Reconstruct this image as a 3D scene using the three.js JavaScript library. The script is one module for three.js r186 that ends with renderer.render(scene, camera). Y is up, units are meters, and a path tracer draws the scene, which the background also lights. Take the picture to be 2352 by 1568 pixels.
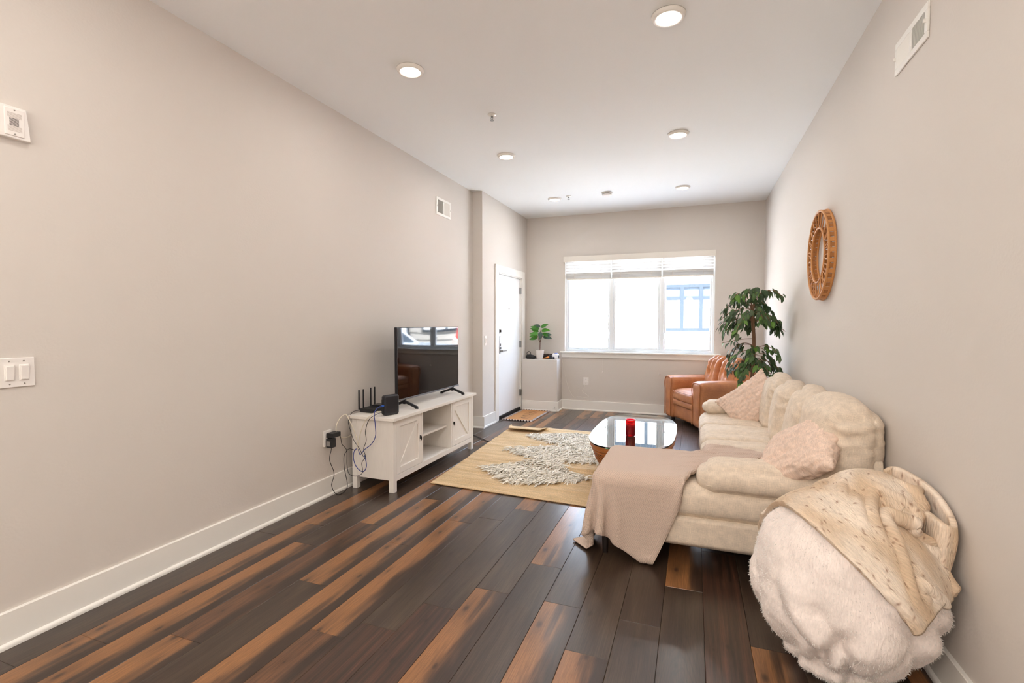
import * as THREE from 'three';
import { RoundedBoxGeometry } from 'three/addons/geometries/RoundedBoxGeometry.js';
import { mergeGeometries } from 'three/addons/utils/BufferGeometryUtils.js';
import { ImprovedNoise } from 'three/addons/math/ImprovedNoise.js';
import { RectAreaLightUniformsLib } from 'three/addons/lights/RectAreaLightUniformsLib.js';

// ---------------------------------------------------------------- camera, sky, sun, exposure
const scene = new THREE.Scene();
const camera = new THREE.PerspectiveCamera(69.98, 2352 / 1568, 0.05, 200);
camera.position.set(0, 1.355, 0);
camera.rotation.order = 'YXZ';
camera.rotation.set(-0.0374, 0.357, 0.0007);

const renderer = new THREE.WebGLRenderer({ antialias: true });
renderer.toneMapping = THREE.LinearToneMapping;
renderer.toneMappingExposure = 2.3;
renderer.shadowMap.enabled = true;
RectAreaLightUniformsLib.init();

const SKY = 7.4;          // hazy daylight sky
{
  const w = 64, h = 32, d = new Float32Array(w * h * 4);
  for (let j = 0; j < h; j++) for (let i = 0; i < w; i++) {
    const el = Math.max(0, (j + 0.5) / h - 0.5) * 2;                       // 0 at the horizon, 1 at the zenith
    const k = Math.pow(1 - el, 3), o = (j * w + i) * 4;
    d[o] = SKY * (0.50 + 0.42 * k); d[o + 1] = SKY * (0.71 + 0.25 * k); d[o + 2] = SKY * (1.06 - 0.05 * k); d[o + 3] = 1;
  }
  const t = new THREE.DataTexture(d, w, h, THREE.RGBAFormat, THREE.FloatType);
  t.mapping = THREE.EquirectangularReflectionMapping; t.magFilter = THREE.LinearFilter; t.minFilter = THREE.LinearFilter;
  t.colorSpace = THREE.LinearSRGBColorSpace; t.needsUpdate = true;
  scene.background = t;
}
const sun = new THREE.DirectionalLight(new THREE.Color(1, 0.96, 0.90), 38);
sun.position.set(6, 30, 2); sun.target.position.set(0, 0, -16);
sun.castShadow = true; sun.shadow.radius = 1; sun.shadow.mapSize.set(2048, 2048);
Object.assign(sun.shadow.camera, { left: -30, right: 30, top: 30, bottom: -30, near: 1, far: 90 });
scene.add(sun, sun.target);
const LAMP = 62, LAMP_COLOR = new THREE.Color(1, 0.965, 0.92), UNSEEN_PENDANT = 1.35, UNSEEN_PENDANT_COLOR = new THREE.Color(1, 0.965, 0.91);  // pendants are out of view, their strength set for camera-facing surfaces

// ---------------------------------------------------------------- helpers
const PN = new ImprovedNoise();
const noise = (x, y = 0, z = 0) => PN.noise(x + 31.7, y + 17.3, z + 5.1);
const fbm = (x, y, z = 0, o = 4) => { let s = 0, a = 0.5; for (let i = 0; i < o; i++) { s += a * noise(x, y, z); x *= 2.03; y *= 2.03; z *= 2.03; a *= 0.5; } return s; };
function rng(seed) { let a = seed >>> 0; return () => { a = (a + 0x6D2B79F5) >>> 0; let t = Math.imul(a ^ (a >>> 15), 1 | a); t = (t + Math.imul(t ^ (t >>> 7), 61 | t)) ^ t; return ((t ^ (t >>> 14)) >>> 0) / 4294967296; }; }
const V = (x, y, z) => new THREE.Vector3(x, y, z);
const clamp = (x, a = 0, b = 1) => Math.min(b, Math.max(a, x));
const smooth = (a, b, x) => { const t = clamp((x - a) / (b - a)); return t * t * (3 - 2 * t); };
const mix = (a, b, t) => a + (b - a) * t;
const mix3 = (a, b, t) => [mix(a[0], b[0], t), mix(a[1], b[1], t), mix(a[2], b[2], t)];
const taken = {};
function numbered(name) { const n = taken[name] = (taken[name] ?? -1) + 1; return n ? name + '_' + String(n).padStart(3, '0') : name; }
function mesh(name, geo, mat, parent) {
  const m = new THREE.Mesh(geo, mat); m.castShadow = m.receiveShadow = true;
  m.name = parent ? name : numbered(name); (parent ?? scene).add(m); return m;
}
function tag(o, label, category, group, kind) { o.userData.label = label; o.userData.category = category; if (group) o.userData.group = group; if (kind) o.userData.kind = kind; return o; }
function thing(name, label, category, pos = [0, 0, 0], turn = 0, group) {
  const g = new THREE.Group(); g.name = numbered(name); g.position.set(...pos); g.rotation.y = turn; scene.add(g); return tag(g, label, category, group);
}
function struct(o) { o.userData.kind = 'structure'; return o; }
function sgroup(name) { const g = new THREE.Group(); g.name = name; scene.add(g); return struct(g); }
function copyOf(o, pos, turn, label) { const c = o.clone(); c.name = numbered(o.name.replace(/_\d{3}$/, '')); c.userData = { ...o.userData }; if (label) c.userData.label = label; c.position.set(...pos); if (turn !== undefined) c.rotation.y = turn; scene.add(c); return c; }

function clean(g) { if (g.index) g = g.toNonIndexed(); for (const k of Object.keys(g.attributes)) if (!['position', 'normal', 'uv'].includes(k)) g.deleteAttribute(k); return g; }
const merge = (list) => mergeGeometries(list.map(clean));
function box(w, h, d, x = 0, y = 0, z = 0) {                               // uv in metres
  const g = new THREE.BoxGeometry(w, h, d), uv = g.attributes.uv, s = [[d, h], [d, h], [w, d], [w, d], [w, h], [w, h]];
  for (let i = 0; i < 24; i++) uv.setXY(i, uv.getX(i) * s[i >> 2][0], uv.getY(i) * s[i >> 2][1]);
  return g.translate(x, y, z);
}
const rbox = (w, h, d, r = 0.004, x = 0, y = 0, z = 0, seg = 2) => new RoundedBoxGeometry(w, h, d, seg, Math.min(r, w / 2.01, h / 2.01, d / 2.01)).translate(x, y, z);
const span = (x0, x1, y0, y1, z0, z1, r = 0) => r ? rbox(Math.abs(x1 - x0), Math.abs(y1 - y0), Math.abs(z1 - z0), r, (x0 + x1) / 2, (y0 + y1) / 2, (z0 + z1) / 2) : box(Math.abs(x1 - x0), Math.abs(y1 - y0), Math.abs(z1 - z0), (x0 + x1) / 2, (y0 + y1) / 2, (z0 + z1) / 2);
const cyl = (r0, r1, h, seg = 24) => new THREE.CylinderGeometry(r0, r1, h, seg);
function tube(pts, r, seg = 40, rad = 8, closed = false) { return new THREE.TubeGeometry(new THREE.CatmullRomCurve3(pts.map(p => p.isVector3 ? p : V(...p)), closed, 'centripetal'), seg, r, rad, closed); }
const lathe = (prof, seg = 40) => new THREE.LatheGeometry(prof.map(p => new THREE.Vector2(p[0], p[1])), seg);
function bar(a, b, w, h) {                                                   // a box from a to b
  a = V(...a); b = V(...b); const g = rbox(w, h, a.distanceTo(b), Math.min(w, h) * 0.2);
  const m = new THREE.Matrix4().lookAt(b, a, V(0, 1, 0)); m.setPosition(a.add(b).multiplyScalar(0.5)); return g.applyMatrix4(m);
}
function smoothNormals(g) {                                                  // one normal per position, however uv is cut
  const p = g.attributes.position, idx = g.index ? g.index.array : null, n = idx ? idx.length : p.count, acc = new Map(), a = V(), b = V(), c = V();
  const key = i => Math.round(p.getX(i) * 2e4) + ',' + Math.round(p.getY(i) * 2e4) + ',' + Math.round(p.getZ(i) * 2e4);
  const keys = []; for (let i = 0; i < p.count; i++) keys.push(key(i));
  for (let t = 0; t < n; t += 3) {
    const I = [0, 1, 2].map(k => idx ? idx[t + k] : t + k);
    a.fromBufferAttribute(p, I[0]); b.fromBufferAttribute(p, I[1]).sub(a); c.fromBufferAttribute(p, I[2]).sub(a); b.cross(c);
    for (const i of I) { const k = keys[i], v = acc.get(k); if (v) v.add(b); else acc.set(k, b.clone()); }
  }
  const nn = new Float32Array(p.count * 3); for (const v of acc.values()) v.normalize();
  for (let i = 0; i < p.count; i++) { const v = acc.get(keys[i]); if (v) v.toArray(nn, i * 3); }
  g.setAttribute('normal', new THREE.BufferAttribute(nn, 3)); return g;
}
// A stuffed box: rounded by r, its faces swollen by puff[x, y, z], then moved by bend(v, n, s) where s is the place in the box from -1 to 1.
function softBox(w, h, d, r, puff = [0, 0, 0], seg = 28, bend) {
  const m = Math.max(w, h, d), sg = x => Math.max(6, Math.round(seg * x / m));
  const g = new THREE.BoxGeometry(w, h, d, sg(w), sg(h), sg(d)), p = g.attributes.position, uv = g.attributes.uv, nr = g.attributes.normal;
  const v = V(), q = V(), H = [w / 2, h / 2, d / 2];
  for (let i = 0; i < p.count; i++) {
    v.fromBufferAttribute(p, i); const f = V().fromBufferAttribute(nr, i), s = V(v.x / H[0], v.y / H[1], v.z / H[2]);
    const L = Math.abs(f.x) > 0.5 ? [d, h] : Math.abs(f.y) > 0.5 ? [w, d] : [w, h];
    uv.setXY(i, uv.getX(i) * L[0], uv.getY(i) * L[1]);
    q.set(clamp(v.x, -H[0] + r, H[0] - r), clamp(v.y, -H[1] + r, H[1] - r), clamp(v.z, -H[2] + r, H[2] - r));
    const n = v.clone().sub(q); if (n.lengthSq() < 1e-12) n.copy(f); n.normalize(); v.copy(q).addScaledVector(n, r);
    const cx = 1 - s.x * s.x, cy = 1 - s.y * s.y, cz = 1 - s.z * s.z;
    v.x += Math.sign(s.x) * Math.abs(s.x) * puff[0] * Math.sqrt(Math.max(0, cy * cz));
    v.y += Math.sign(s.y) * Math.abs(s.y) * puff[1] * Math.sqrt(Math.max(0, cx * cz));
    v.z += Math.sign(s.z) * Math.abs(s.z) * puff[2] * Math.sqrt(Math.max(0, cx * cy));
    if (bend) bend(v, n, s);
    p.setXYZ(i, v.x, v.y, v.z);
  }
  return smoothNormals(g);
}
function displace(g, fn) { const p = g.attributes.position, n = g.attributes.normal, v = V(), m = V(); for (let i = 0; i < p.count; i++) { v.fromBufferAttribute(p, i); m.fromBufferAttribute(n, i); v.addScaledVector(m, fn(v, m)); p.setXYZ(i, v.x, v.y, v.z); } return smoothNormals(g); }
// A grid of points (nu x nv) as a sheet of thickness t; uv in metres over (su, sv).
function sheet(P, nu, nv, t, su, sv) {
  const N = [], pos = [], uv = [], idx = [], at = (i, j) => P[clamp(j, 0, nv - 1) * nu + clamp(i, 0, nu - 1)];
  for (let j = 0; j < nv; j++) for (let i = 0; i < nu; i++) N.push(at(i + 1, j).clone().sub(at(i - 1, j)).cross(at(i, j + 1).clone().sub(at(i, j - 1))).normalize());
  for (const s of [1, -1]) for (let k = 0; k < nu * nv; k++) { const q = P[k].clone().addScaledVector(N[k], s * t / 2); pos.push(q.x, q.y, q.z); uv.push((k % nu) / (nu - 1) * su, Math.floor(k / nu) / (nv - 1) * sv); }
  const o = nu * nv, quad = (a, b, c, d) => idx.push(a, b, c, a, c, d);
  for (let j = 0; j < nv - 1; j++) for (let i = 0; i < nu - 1; i++) { const k = j * nu + i; quad(k, k + 1, k + nu + 1, k + nu); quad(o + k, o + k + nu, o + k + nu + 1, o + k + 1); }
  for (let i = 0; i < nu - 1; i++) { quad(o + i, o + i + 1, i + 1, i); const k = (nv - 1) * nu + i; quad(k, k + 1, o + k + 1, o + k); }
  for (let j = 0; j < nv - 1; j++) { const a = j * nu, b = a + nu; quad(a, b, o + b, o + a); const c = a + nu - 1, d = c + nu; quad(o + c, o + d, d, c); }
  const g = new THREE.BufferGeometry(); g.setAttribute('position', new THREE.Float32BufferAttribute(pos, 3)); g.setAttribute('uv', new THREE.Float32BufferAttribute(uv, 2)); g.setIndex(idx); g.computeVertexNormals(); return g;
}
// Cloth settling over solids (signed distance functions), position based.
function drape({ nu, nv, start, restU, restV, solids, steps = 260, friction = 0.6, damping = 0.96, gravity = 0.0009, thick = 0.006, bend = 0.35, iterations = 5 }) {
  const n = nu * nv, P = new Float64Array(n * 3), Q = new Float64Array(n * 3), ca = [], cb = [], cl = [], cw = [], rowU = v => typeof restU === 'function' ? restU(v) : restU;
  for (let j = 0; j < nv; j++) for (let i = 0; i < nu; i++) { const v = start(i / (nu - 1), j / (nv - 1)), k = (j * nu + i) * 3; P[k] = Q[k] = v.x; P[k + 1] = Q[k + 1] = v.y; P[k + 2] = Q[k + 2] = v.z; }
  const link = (a, b, l, w) => { ca.push(a * 3); cb.push(b * 3); cl.push(l); cw.push(0.5 * w); };
  for (let j = 0; j < nv; j++) for (let i = 0; i < nu; i++) {
    const k = j * nu + i, rU = rowU(j / (nv - 1)), dg = Math.sqrt(rU * rU + restV * restV);
    if (i + 1 < nu) link(k, k + 1, rU, 1); if (j + 1 < nv) link(k, k + nu, restV, 1);
    if (i + 1 < nu && j + 1 < nv) { link(k, k + nu + 1, dg, 0.5); link(k + 1, k + nu, dg, 0.5); }
    if (i + 2 < nu) link(k, k + 2, 2 * rU, bend); if (j + 2 < nv) link(k, k + 2 * nu, 2 * restV, bend);
  }
  const A = Int32Array.from(ca), B = Int32Array.from(cb), L = Float64Array.from(cl), W = Float64Array.from(cw), m = A.length, e = 0.002;
  const sdf = (x, y, z) => { let d = 1e9; for (let i = 0; i < solids.length; i++) { const s = solids[i](x, y, z); if (s < d) d = s; } return d; };
  for (let st = 0; st < steps; st++) {
    for (let k = 0; k < n * 3; k++) { const p = P[k], v = (p - Q[k]) * damping; Q[k] = p; P[k] = p + v - (k % 3 === 1 ? gravity : 0); }
    for (let it = 0; it < iterations; it++) {
      for (let c = 0; c < m; c++) {
        const a = A[c], b = B[c], dx = P[b] - P[a], dy = P[b + 1] - P[a + 1], dz = P[b + 2] - P[a + 2], l = Math.sqrt(dx * dx + dy * dy + dz * dz) || 1e-9, f = (l - L[c]) / l * W[c];
        P[a] += dx * f; P[a + 1] += dy * f; P[a + 2] += dz * f; P[b] -= dx * f; P[b + 1] -= dy * f; P[b + 2] -= dz * f;
      }
      if (it % 2 === 0) for (let k = 0; k < n * 3; k += 3) {
        const x = P[k], y = P[k + 1], z = P[k + 2], d = sdf(x, y, z) - thick;
        if (d < 0) {
          let gx = sdf(x + e, y, z) - sdf(x - e, y, z), gy = sdf(x, y + e, z) - sdf(x, y - e, z), gz = sdf(x, y, z + e) - sdf(x, y, z - e), gl = Math.sqrt(gx * gx + gy * gy + gz * gz);
          if (gl < 1e-7) { gx = 0; gy = 1; gz = 0; } else { gx /= gl; gy /= gl; gz /= gl; }
          P[k] -= gx * d; P[k + 1] -= gy * d; P[k + 2] -= gz * d;
          let tx = P[k] - Q[k], ty = P[k + 1] - Q[k + 1], tz = P[k + 2] - Q[k + 2]; const h = tx * gx + ty * gy + tz * gz;
          P[k] -= friction * (tx - h * gx); P[k + 1] -= friction * (ty - h * gy); P[k + 2] -= friction * (tz - h * gz);
        }
      }
    }
  }
  const out = []; for (let k = 0; k < n; k++) out.push(V(P[3 * k], P[3 * k + 1], P[3 * k + 2])); return out;
}
function refine(P, nu, nv) {                                                 // a finer grid through the same points
  const row = (L) => { const out = [], n = L.length, g = i => L[clamp(i, 0, n - 1)]; for (let i = 0; i < n - 1; i++) { out.push(g(i).clone()); out.push(g(i).clone().multiplyScalar(0.5625).addScaledVector(g(i + 1), 0.5625).addScaledVector(g(i - 1), -0.0625).addScaledVector(g(i + 2), -0.0625)); } out.push(g(n - 1).clone()); return out; };
  const rows = []; for (let j = 0; j < nv; j++) rows.push(row(P.slice(j * nu, j * nu + nu)));
  const mu = rows[0].length, cols = []; for (let i = 0; i < mu; i++) cols.push(row(rows.map(r => r[i])));
  const mv = cols[0].length, out = []; for (let j = 0; j < mv; j++) for (let i = 0; i < mu; i++) out.push(cols[i][j]); return [out, mu, mv];
}
const sdBox = (x0, x1, y0, y1, z0, z1, r) => { const c = [(x0 + x1) / 2, (y0 + y1) / 2, (z0 + z1) / 2], h = [Math.abs(x1 - x0) / 2 - r, Math.abs(y1 - y0) / 2 - r, Math.abs(z1 - z0) / 2 - r]; return (x, y, z) => { const a = Math.abs(x - c[0]) - h[0], b = Math.abs(y - c[1]) - h[1], d = Math.abs(z - c[2]) - h[2]; const p = a > 0 ? a : 0, q = b > 0 ? b : 0, s = d > 0 ? d : 0, m = Math.max(a, b, d); return Math.sqrt(p * p + q * q + s * s) + (m < 0 ? m : 0) - r; }; };
const sdEllipsoid = (c, r) => (x, y, z) => { const a = (x - c[0]) / r[0], b = (y - c[1]) / r[1], d = (z - c[2]) / r[2], k = Math.sqrt(a * a + b * b + d * d), e = a / r[0], f = b / r[1], g = d / r[2], m = Math.sqrt(e * e + f * f + g * g); return k < 1e-6 ? -Math.min(...r) : k * (k - 1) / m; };

// textures: fn(u, v) -> [r, g, b] in sRGB 0..1, or a number for data
function tex(w, h, fn, color = true) {
  const d = new Uint8Array(w * h * 4);
  for (let j = 0; j < h; j++) for (let i = 0; i < w; i++) { let c = fn((i + 0.5) / w, (j + 0.5) / h); if (typeof c === 'number') c = [c, c, c]; const o = (j * w + i) * 4; for (let k = 0; k < 3; k++) d[o + k] = clamp(Math.round(c[k] * 255), 0, 255); d[o + 3] = 255; }
  const t = new THREE.DataTexture(d, w, h); t.wrapS = t.wrapT = THREE.RepeatWrapping; t.magFilter = THREE.LinearFilter; t.minFilter = THREE.LinearMipmapLinearFilter; t.generateMipmaps = true;
  if (color) t.colorSpace = THREE.SRGBColorSpace; t.needsUpdate = true; return t;
}
const scaled = (t, metres, metresV = metres) => { const c = t.clone(); c.repeat.set(1 / metres, 1 / metresV); c.needsUpdate = true; return c; };
const tile = (fn, u, v, n) => { const a = smooth(0, 1, u), b = smooth(0, 1, v); return fn(u * n, v * n) * 1; };
// seamless noise on the unit square
function wrapNoise(n, seed = 0) { return (u, v) => { const f = (a, b) => noise(a * n, b * n, seed), s = smooth(0.75, 1, u), t = smooth(0.75, 1, v); return mix(mix(f(u, v), f(u - 1, v), s), mix(f(u, v - 1), f(u - 1, v - 1), s), t); }; }
const M = (o) => new THREE.MeshStandardMaterial(o);
const MP = (o) => new THREE.MeshPhysicalMaterial(o);

// ---------------------------------------------------------------- the room
const XL = -2.682, XR = 0.895, XD = -2.544, ZB = -7.498, ZJ = -5.734, HC = 3.034, ZR = 3.2, T = 0.16;
const wallBump = (() => { const a = wrapNoise(40, 1), b = wrapNoise(90, 2); return scaled(tex(256, 256, (u, v) => 0.5 + 0.35 * a(u, v) + 0.2 * b(u, v), false), 0.5); })();
const wallPaint = M({ color: 0xd9d1c9, roughness: 0.75, bumpMap: wallBump, bumpScale: 0.0006 });
const ceilingPaint = M({ color: 0xf5f5f4, roughness: 0.9, bumpMap: wallBump, bumpScale: 0.0006 });
const trimPaint = M({ color: 0xf0ece5, roughness: 0.42 });
const doorPaint = M({ color: 0xf1f1f0, roughness: 0.4 });
const metalGrey = M({ color: 0x9a9a98, metalness: 0.9, roughness: 0.35 });
const darkMetal = M({ color: 0x4a4540, metalness: 0.8, roughness: 0.4 });
const blackPlastic = M({ color: 0x17171a, roughness: 0.45 });
const whitePlastic = M({ color: 0xf1ebe6, roughness: 0.4 });

struct(mesh('wall_left', span(XL - T, XL, 0, HC, ZJ, ZR), wallPaint));
struct(mesh('wall_right', span(XR, XR + T, 0, HC, ZB - T, ZR), wallPaint));
struct(mesh('wall_rear', span(XL - T, XR + T, 0, HC, ZR, ZR + T), wallPaint));
struct(mesh('ceiling', span(XL - T, XR + T, HC, HC + 0.2, ZB - T, ZR + T), ceilingPaint));
function holed(w0, w1, h0, h1, holes, depth) {                              // a wall in its own plane with openings
  const s = new THREE.Shape([[w0, h0], [w1, h0], [w1, h1], [w0, h1]].map(p => new THREE.Vector2(...p)));
  for (const [a, b, c, d] of holes) s.holes.push(new THREE.Path([[a, c], [a, d], [b, d], [b, c]].map(p => new THREE.Vector2(...p))));
  return new THREE.ExtrudeGeometry(s, { depth, bevelEnabled: false });
}
const WIN = { x0: -1.905, x1: 0.272, y0: 0.915, y1: 2.375 };
struct(mesh('wall_back', holed(XL - T, XR, 0, HC, [[WIN.x0, WIN.x1, WIN.y0, WIN.y1]], T).translate(0, 0, ZB - T), wallPaint));
// the entrance wall stands proud of the left wall; seen along x its own plane runs in -z
const DOOR = { z0: -6.262, z1: -7.238, top: 2.062 };
struct(mesh('wall_entrance', holed(-ZJ, -ZB, 0, HC, [[-DOOR.z0, -DOOR.z1, 0, DOOR.top]], 0.30).rotateY(Math.PI / 2).translate(XD - 0.30, 0, 0), wallPaint));
const BOX = { x1: -1.958, z1: -7.212, y1: 0.792 };
{ const s = new THREE.Shape([[-0.0, 0], [BOX.x1 - XD - 0.03, 0], [BOX.x1 - XD - 0.03, BOX.y1], [0, BOX.y1]].map(p => new THREE.Vector2(...p)));
  struct(mesh('wall_ledge', new THREE.ExtrudeGeometry(s, { depth: BOX.z1 - ZB - 0.008, bevelEnabled: true, bevelThickness: 0.004, bevelSize: 0.004, bevelSegments: 2 }).translate(XD + 0.03, 0, ZB + 0.004), wallPaint)); }

// baseboards: a flat board and a shoe moulding
const BH = 0.150;
function baseProfile(len) {                                                  // along z from 0 to len, board face towards +x
  const s = new THREE.Shape(); s.moveTo(0, 0); s.lineTo(0.030, 0); s.lineTo(0.030, 0.008); s.quadraticCurveTo(0.029, 0.020, 0.016, 0.022); s.lineTo(0.016, BH - 0.003); s.lineTo(0.013, BH); s.lineTo(0, BH); s.closePath();
  return new THREE.ExtrudeGeometry(s, { depth: len, bevelEnabled: false });
}
struct(mesh('baseboard_left', baseProfile(ZR - ZJ).translate(XL, 0, ZJ), trimPaint));
struct(mesh('baseboard_right', baseProfile(ZR - ZB).rotateY(Math.PI).translate(XR, 0, ZR), trimPaint));
struct(mesh('baseboard_back', baseProfile(XR - BOX.x1).rotateY(-Math.PI / 2).translate(XR, 0, ZB), trimPaint));
struct(mesh('baseboard_rear', baseProfile(XR - XL).rotateY(Math.PI / 2).translate(XL, 0, ZR), trimPaint));
struct(mesh('baseboard_entrance', merge([baseProfile(DOOR.z0 + 0.118 - ZJ > 0 ? 0 : ZJ - (DOOR.z0 + 0.118)).translate(XD, 0, DOOR.z0 + 0.118), baseProfile(XD - XL + 0.030).rotateY(-Math.PI / 2).translate(XD + 0.030, 0, ZJ)]), trimPaint));
struct(mesh('baseboard_ledge', merge([baseProfile(BOX.x1 - XD).rotateY(-Math.PI / 2).translate(BOX.x1 + 0.03, 0, BOX.z1), baseProfile(BOX.z1 + 0.03 - ZB).translate(BOX.x1, 0, ZB)]), trimPaint));

// ---------------------------------------------------------------- floor of single planks
const PW = 0.1817, PL = 1.283;
const LIGHT = [0.565, 0.388, 0.240], DARK = [0.200, 0.146, 0.117], GREY = [0.300, 0.243, 0.190], RED = [0.350, 0.222, 0.162];
function plankTexture(kind, seed) {
  const r = rng(seed * 77 + 5), knots = [];
  for (let k = 0; k < (kind === 'dark' ? 1 : 3); k++) knots.push([0.12 + 0.4 * r(), r(), 0.5 + r()]);
  const edge = 0.48 + 0.22 * r(), wob = seed * 3.7, cath = kind === 'cathedral' ? 0.45 : 0;
  return tex(144, 768, (u, v) => {
    let du = u, dark = 0;
    for (const [ku, kv, ks] of knots) { const a = (u - ku) * PW, b = (v - kv) * PL, q = Math.sqrt(a * a / 1e-4 + b * b / 4.84e-4) / ks; dark = Math.max(dark, Math.exp(-q * q) * 0.9, 0.35 * Math.exp(-Math.pow(Math.sqrt(a * a / 4.84e-4 + b * b / 8.1e-3) / ks, 2))); du += 0.05 * Math.sign(a) * Math.exp(-Math.sqrt(a * a / 4e-4 + b * b / 2.5e-3)); }
    const grain = fbm(du * 46, v * 5.5, wob, 3), fine = noise(du * 120, v * 26, wob + 9), soft = fbm(du * 3.2, v * 2.6, wob + 3, 3), streak = fbm(du * 9, v * 1.5, wob + 6, 3);
    const side = smooth(edge - 0.22, edge + 0.2, u + 0.55 * soft + 0.1 * streak);
    let c;
    if (kind === 'light') c = mix3(LIGHT, DARK, side * 0.95);
    else if (kind === 'mid') c = mix3(mix3(LIGHT, RED, 0.45), DARK, clamp(0.35 + 0.5 * side + 0.9 * soft));
    else if (kind === 'grey') c = mix3(GREY, DARK, clamp(0.45 + 1.2 * soft));
    else if (kind === 'red') c = mix3(DARK, RED, clamp(0.4 + 1.6 * streak));
    else { c = mix3(DARK, GREY, clamp(0.3 + 1.3 * soft)); if (cath) { const w = Math.abs(u - 0.5) * 3.2, ring = Math.sin((v * 16 + w * w * 2.6 + soft * 2) * 6.283); c = mix3(c, [0.13, 0.10, 0.09], 0.3 * smooth(0.35, 0.95, ring) * (1 - smooth(0.1, 0.45, Math.abs(v - 0.5)))); } }
    const g = 1 + (kind === 'light' ? 0.24 : 0.42) * grain + 0.16 * fine;
    c = c.map(x => x * g);
    return mix3(c, [0.13, 0.085, 0.065], dark * 0.8 + 0.25 * smooth(0.28, 0.5, grain));
  });
}
const grainBump = tex(128, 512, (u, v) => 0.5 + 0.5 * fbm(u * 50, v * 8, 2, 3), false);
const grainGloss = tex(128, 512, (u, v) => 0.33 + 0.10 * fbm(u * 26, v * 5, 4, 3), false);
const plankLooks = {};
for (const [kind, n] of [['light', 4], ['dark', 3], ['grey', 2], ['red', 2], ['mid', 2], ['cathedral', 1]]) {
  plankLooks[kind] = [];
  for (let i = 0; i < n; i++) plankLooks[kind].push(MP({ map: plankTexture(kind, plankLooks[kind].length + kind.length * 3 + 1), roughness: 1, roughnessMap: grainGloss, bumpMap: grainBump, bumpScale: 0.00012, specularIntensity: 1, clearcoat: 0.25, clearcoatRoughness: 0.2 }));
}
function plankGeometry(flip) {                                               // a board with its top edges eased; uv 0..1 across and along
  const w = PW - 0.0008, l = PL - 0.0008, c = 0.0016, h = 0.006, P = [], U = [], I = [];
  const ring = (e, y) => [[-w / 2 + e, y, -l / 2 + e], [w / 2 - e, y, -l / 2 + e], [w / 2 - e, y, l / 2 - e], [-w / 2 + e, y, l / 2 - e]];
  const uvOf = p => [p[0] / PW + 0.5, flip ? p[2] / PL + 0.5 : 0.5 - p[2] / PL];
  const quad = (a, b, d, e) => { const k = P.length / 3; for (const p of [a, b, d, e]) { P.push(...p); U.push(...uvOf(p)); } I.push(k, k + 1, k + 2, k, k + 2, k + 3); };
  const t = ring(c, 0), m = ring(0, -c), b = ring(0, -h);
  quad(t[3], t[2], t[1], t[0]);
  for (let i = 0; i < 4; i++) { const j = (i + 1) % 4; quad(t[i], t[j], m[j], m[i]); quad(m[i], m[j], b[j], b[i]); }
  const g = new THREE.BufferGeometry(); g.setAttribute('position', new THREE.Float32BufferAttribute(P, 3)); g.setAttribute('uv', new THREE.Float32BufferAttribute(U, 2)); g.setIndex(I); return clean(g.toNonIndexed().computeVertexNormals() ?? g);
}
const plankShapes = [false, true].map(f => { const g = plankGeometry(f); g.computeVertexNormals(); return g; });
const floor = sgroup('floor');
mesh('subfloor', span(XL - T, XR + T, -0.2, -0.0062, ZB - T, ZR + T), M({ color: 0x241a15, roughness: 0.9 }), floor);
{
  const r = rng(411);
  // joints (z) read off the photograph for the rows in front; [row]: z of one joint
  const joint = { '-10': -2.32, '-9': -2.71, '-8': -3.26, '-5': -3.07, '-4': -2.02, '-3': -2.237, '-2': -2.577, '-1': -2.242, 0: -1.932, 1: -2.22, 2: -2.593, 4: -2.225 };
  // kinds on either side of that joint: [beyond it, on the camera's side, next towards the camera]
  const looks = { '-12': ['dark', 'dark', 'dark'], '-11': ['light', 'light', 'light'], '-10': ['dark', 'light', 'light'], '-9': ['light', 'mid', 'light'], '-8': ['dark', 'light', 'dark'], '-7': ['light', 'light', 'light'], '-6': ['light', 'light', 'mid'],
    '-5': ['grey', 'grey', 'red'], '-4': ['dark', 'red', 'dark'], '-3': ['grey', 'light', 'mid'], '-2': ['light', 'dark', 'grey'], '-1': ['dark', 'light', 'mid'], 0: ['grey', 'light', 'mid'], 1: ['dark', 'grey', 'mid'], 2: ['light', 'cathedral', 'grey'], 3: ['dark', 'red', 'dark'], 4: ['dark', 'light', 'mid'], 5: ['dark', 'dark', 'red'] };
  const kinds = ['light', 'light', 'dark', 'grey', 'mid', 'red', 'dark'];
  for (let row = -13; row <= 7; row++) {
    const x0 = Math.max(XL, -0.485 + PW * row), x1 = Math.min(XR, -0.485 + PW * (row + 1)); if (x1 - x0 < 0.01) continue;
    const j0 = joint[row] ?? -2.3 - 1.1 * r(), first = Math.floor((ZR - j0) / PL), last = Math.floor((ZB - j0) / PL);
    for (let k = first; k >= last; k--) {
      const z1 = Math.min(ZR, j0 + PL * (k + 1)), z0 = Math.max(ZB, j0 + PL * k); if (z1 - z0 < 0.02) continue;
      const look = looks[row], kind = (look && k <= 1 && k >= -1) ? look[k + 1] : kinds[Math.floor(r() * kinds.length)];
      const set = plankLooks[kind], m = mesh('plank', plankShapes[r() < 0.5 ? 0 : 1], set[Math.floor(r() * set.length)], floor);
      m.position.set((x0 + x1) / 2, 0.0004 * (r() - 0.5), (z0 + z1) / 2); m.scale.set((x1 - x0) / PW, 1, (z1 - z0) / PL);
    }
  }
}

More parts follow.
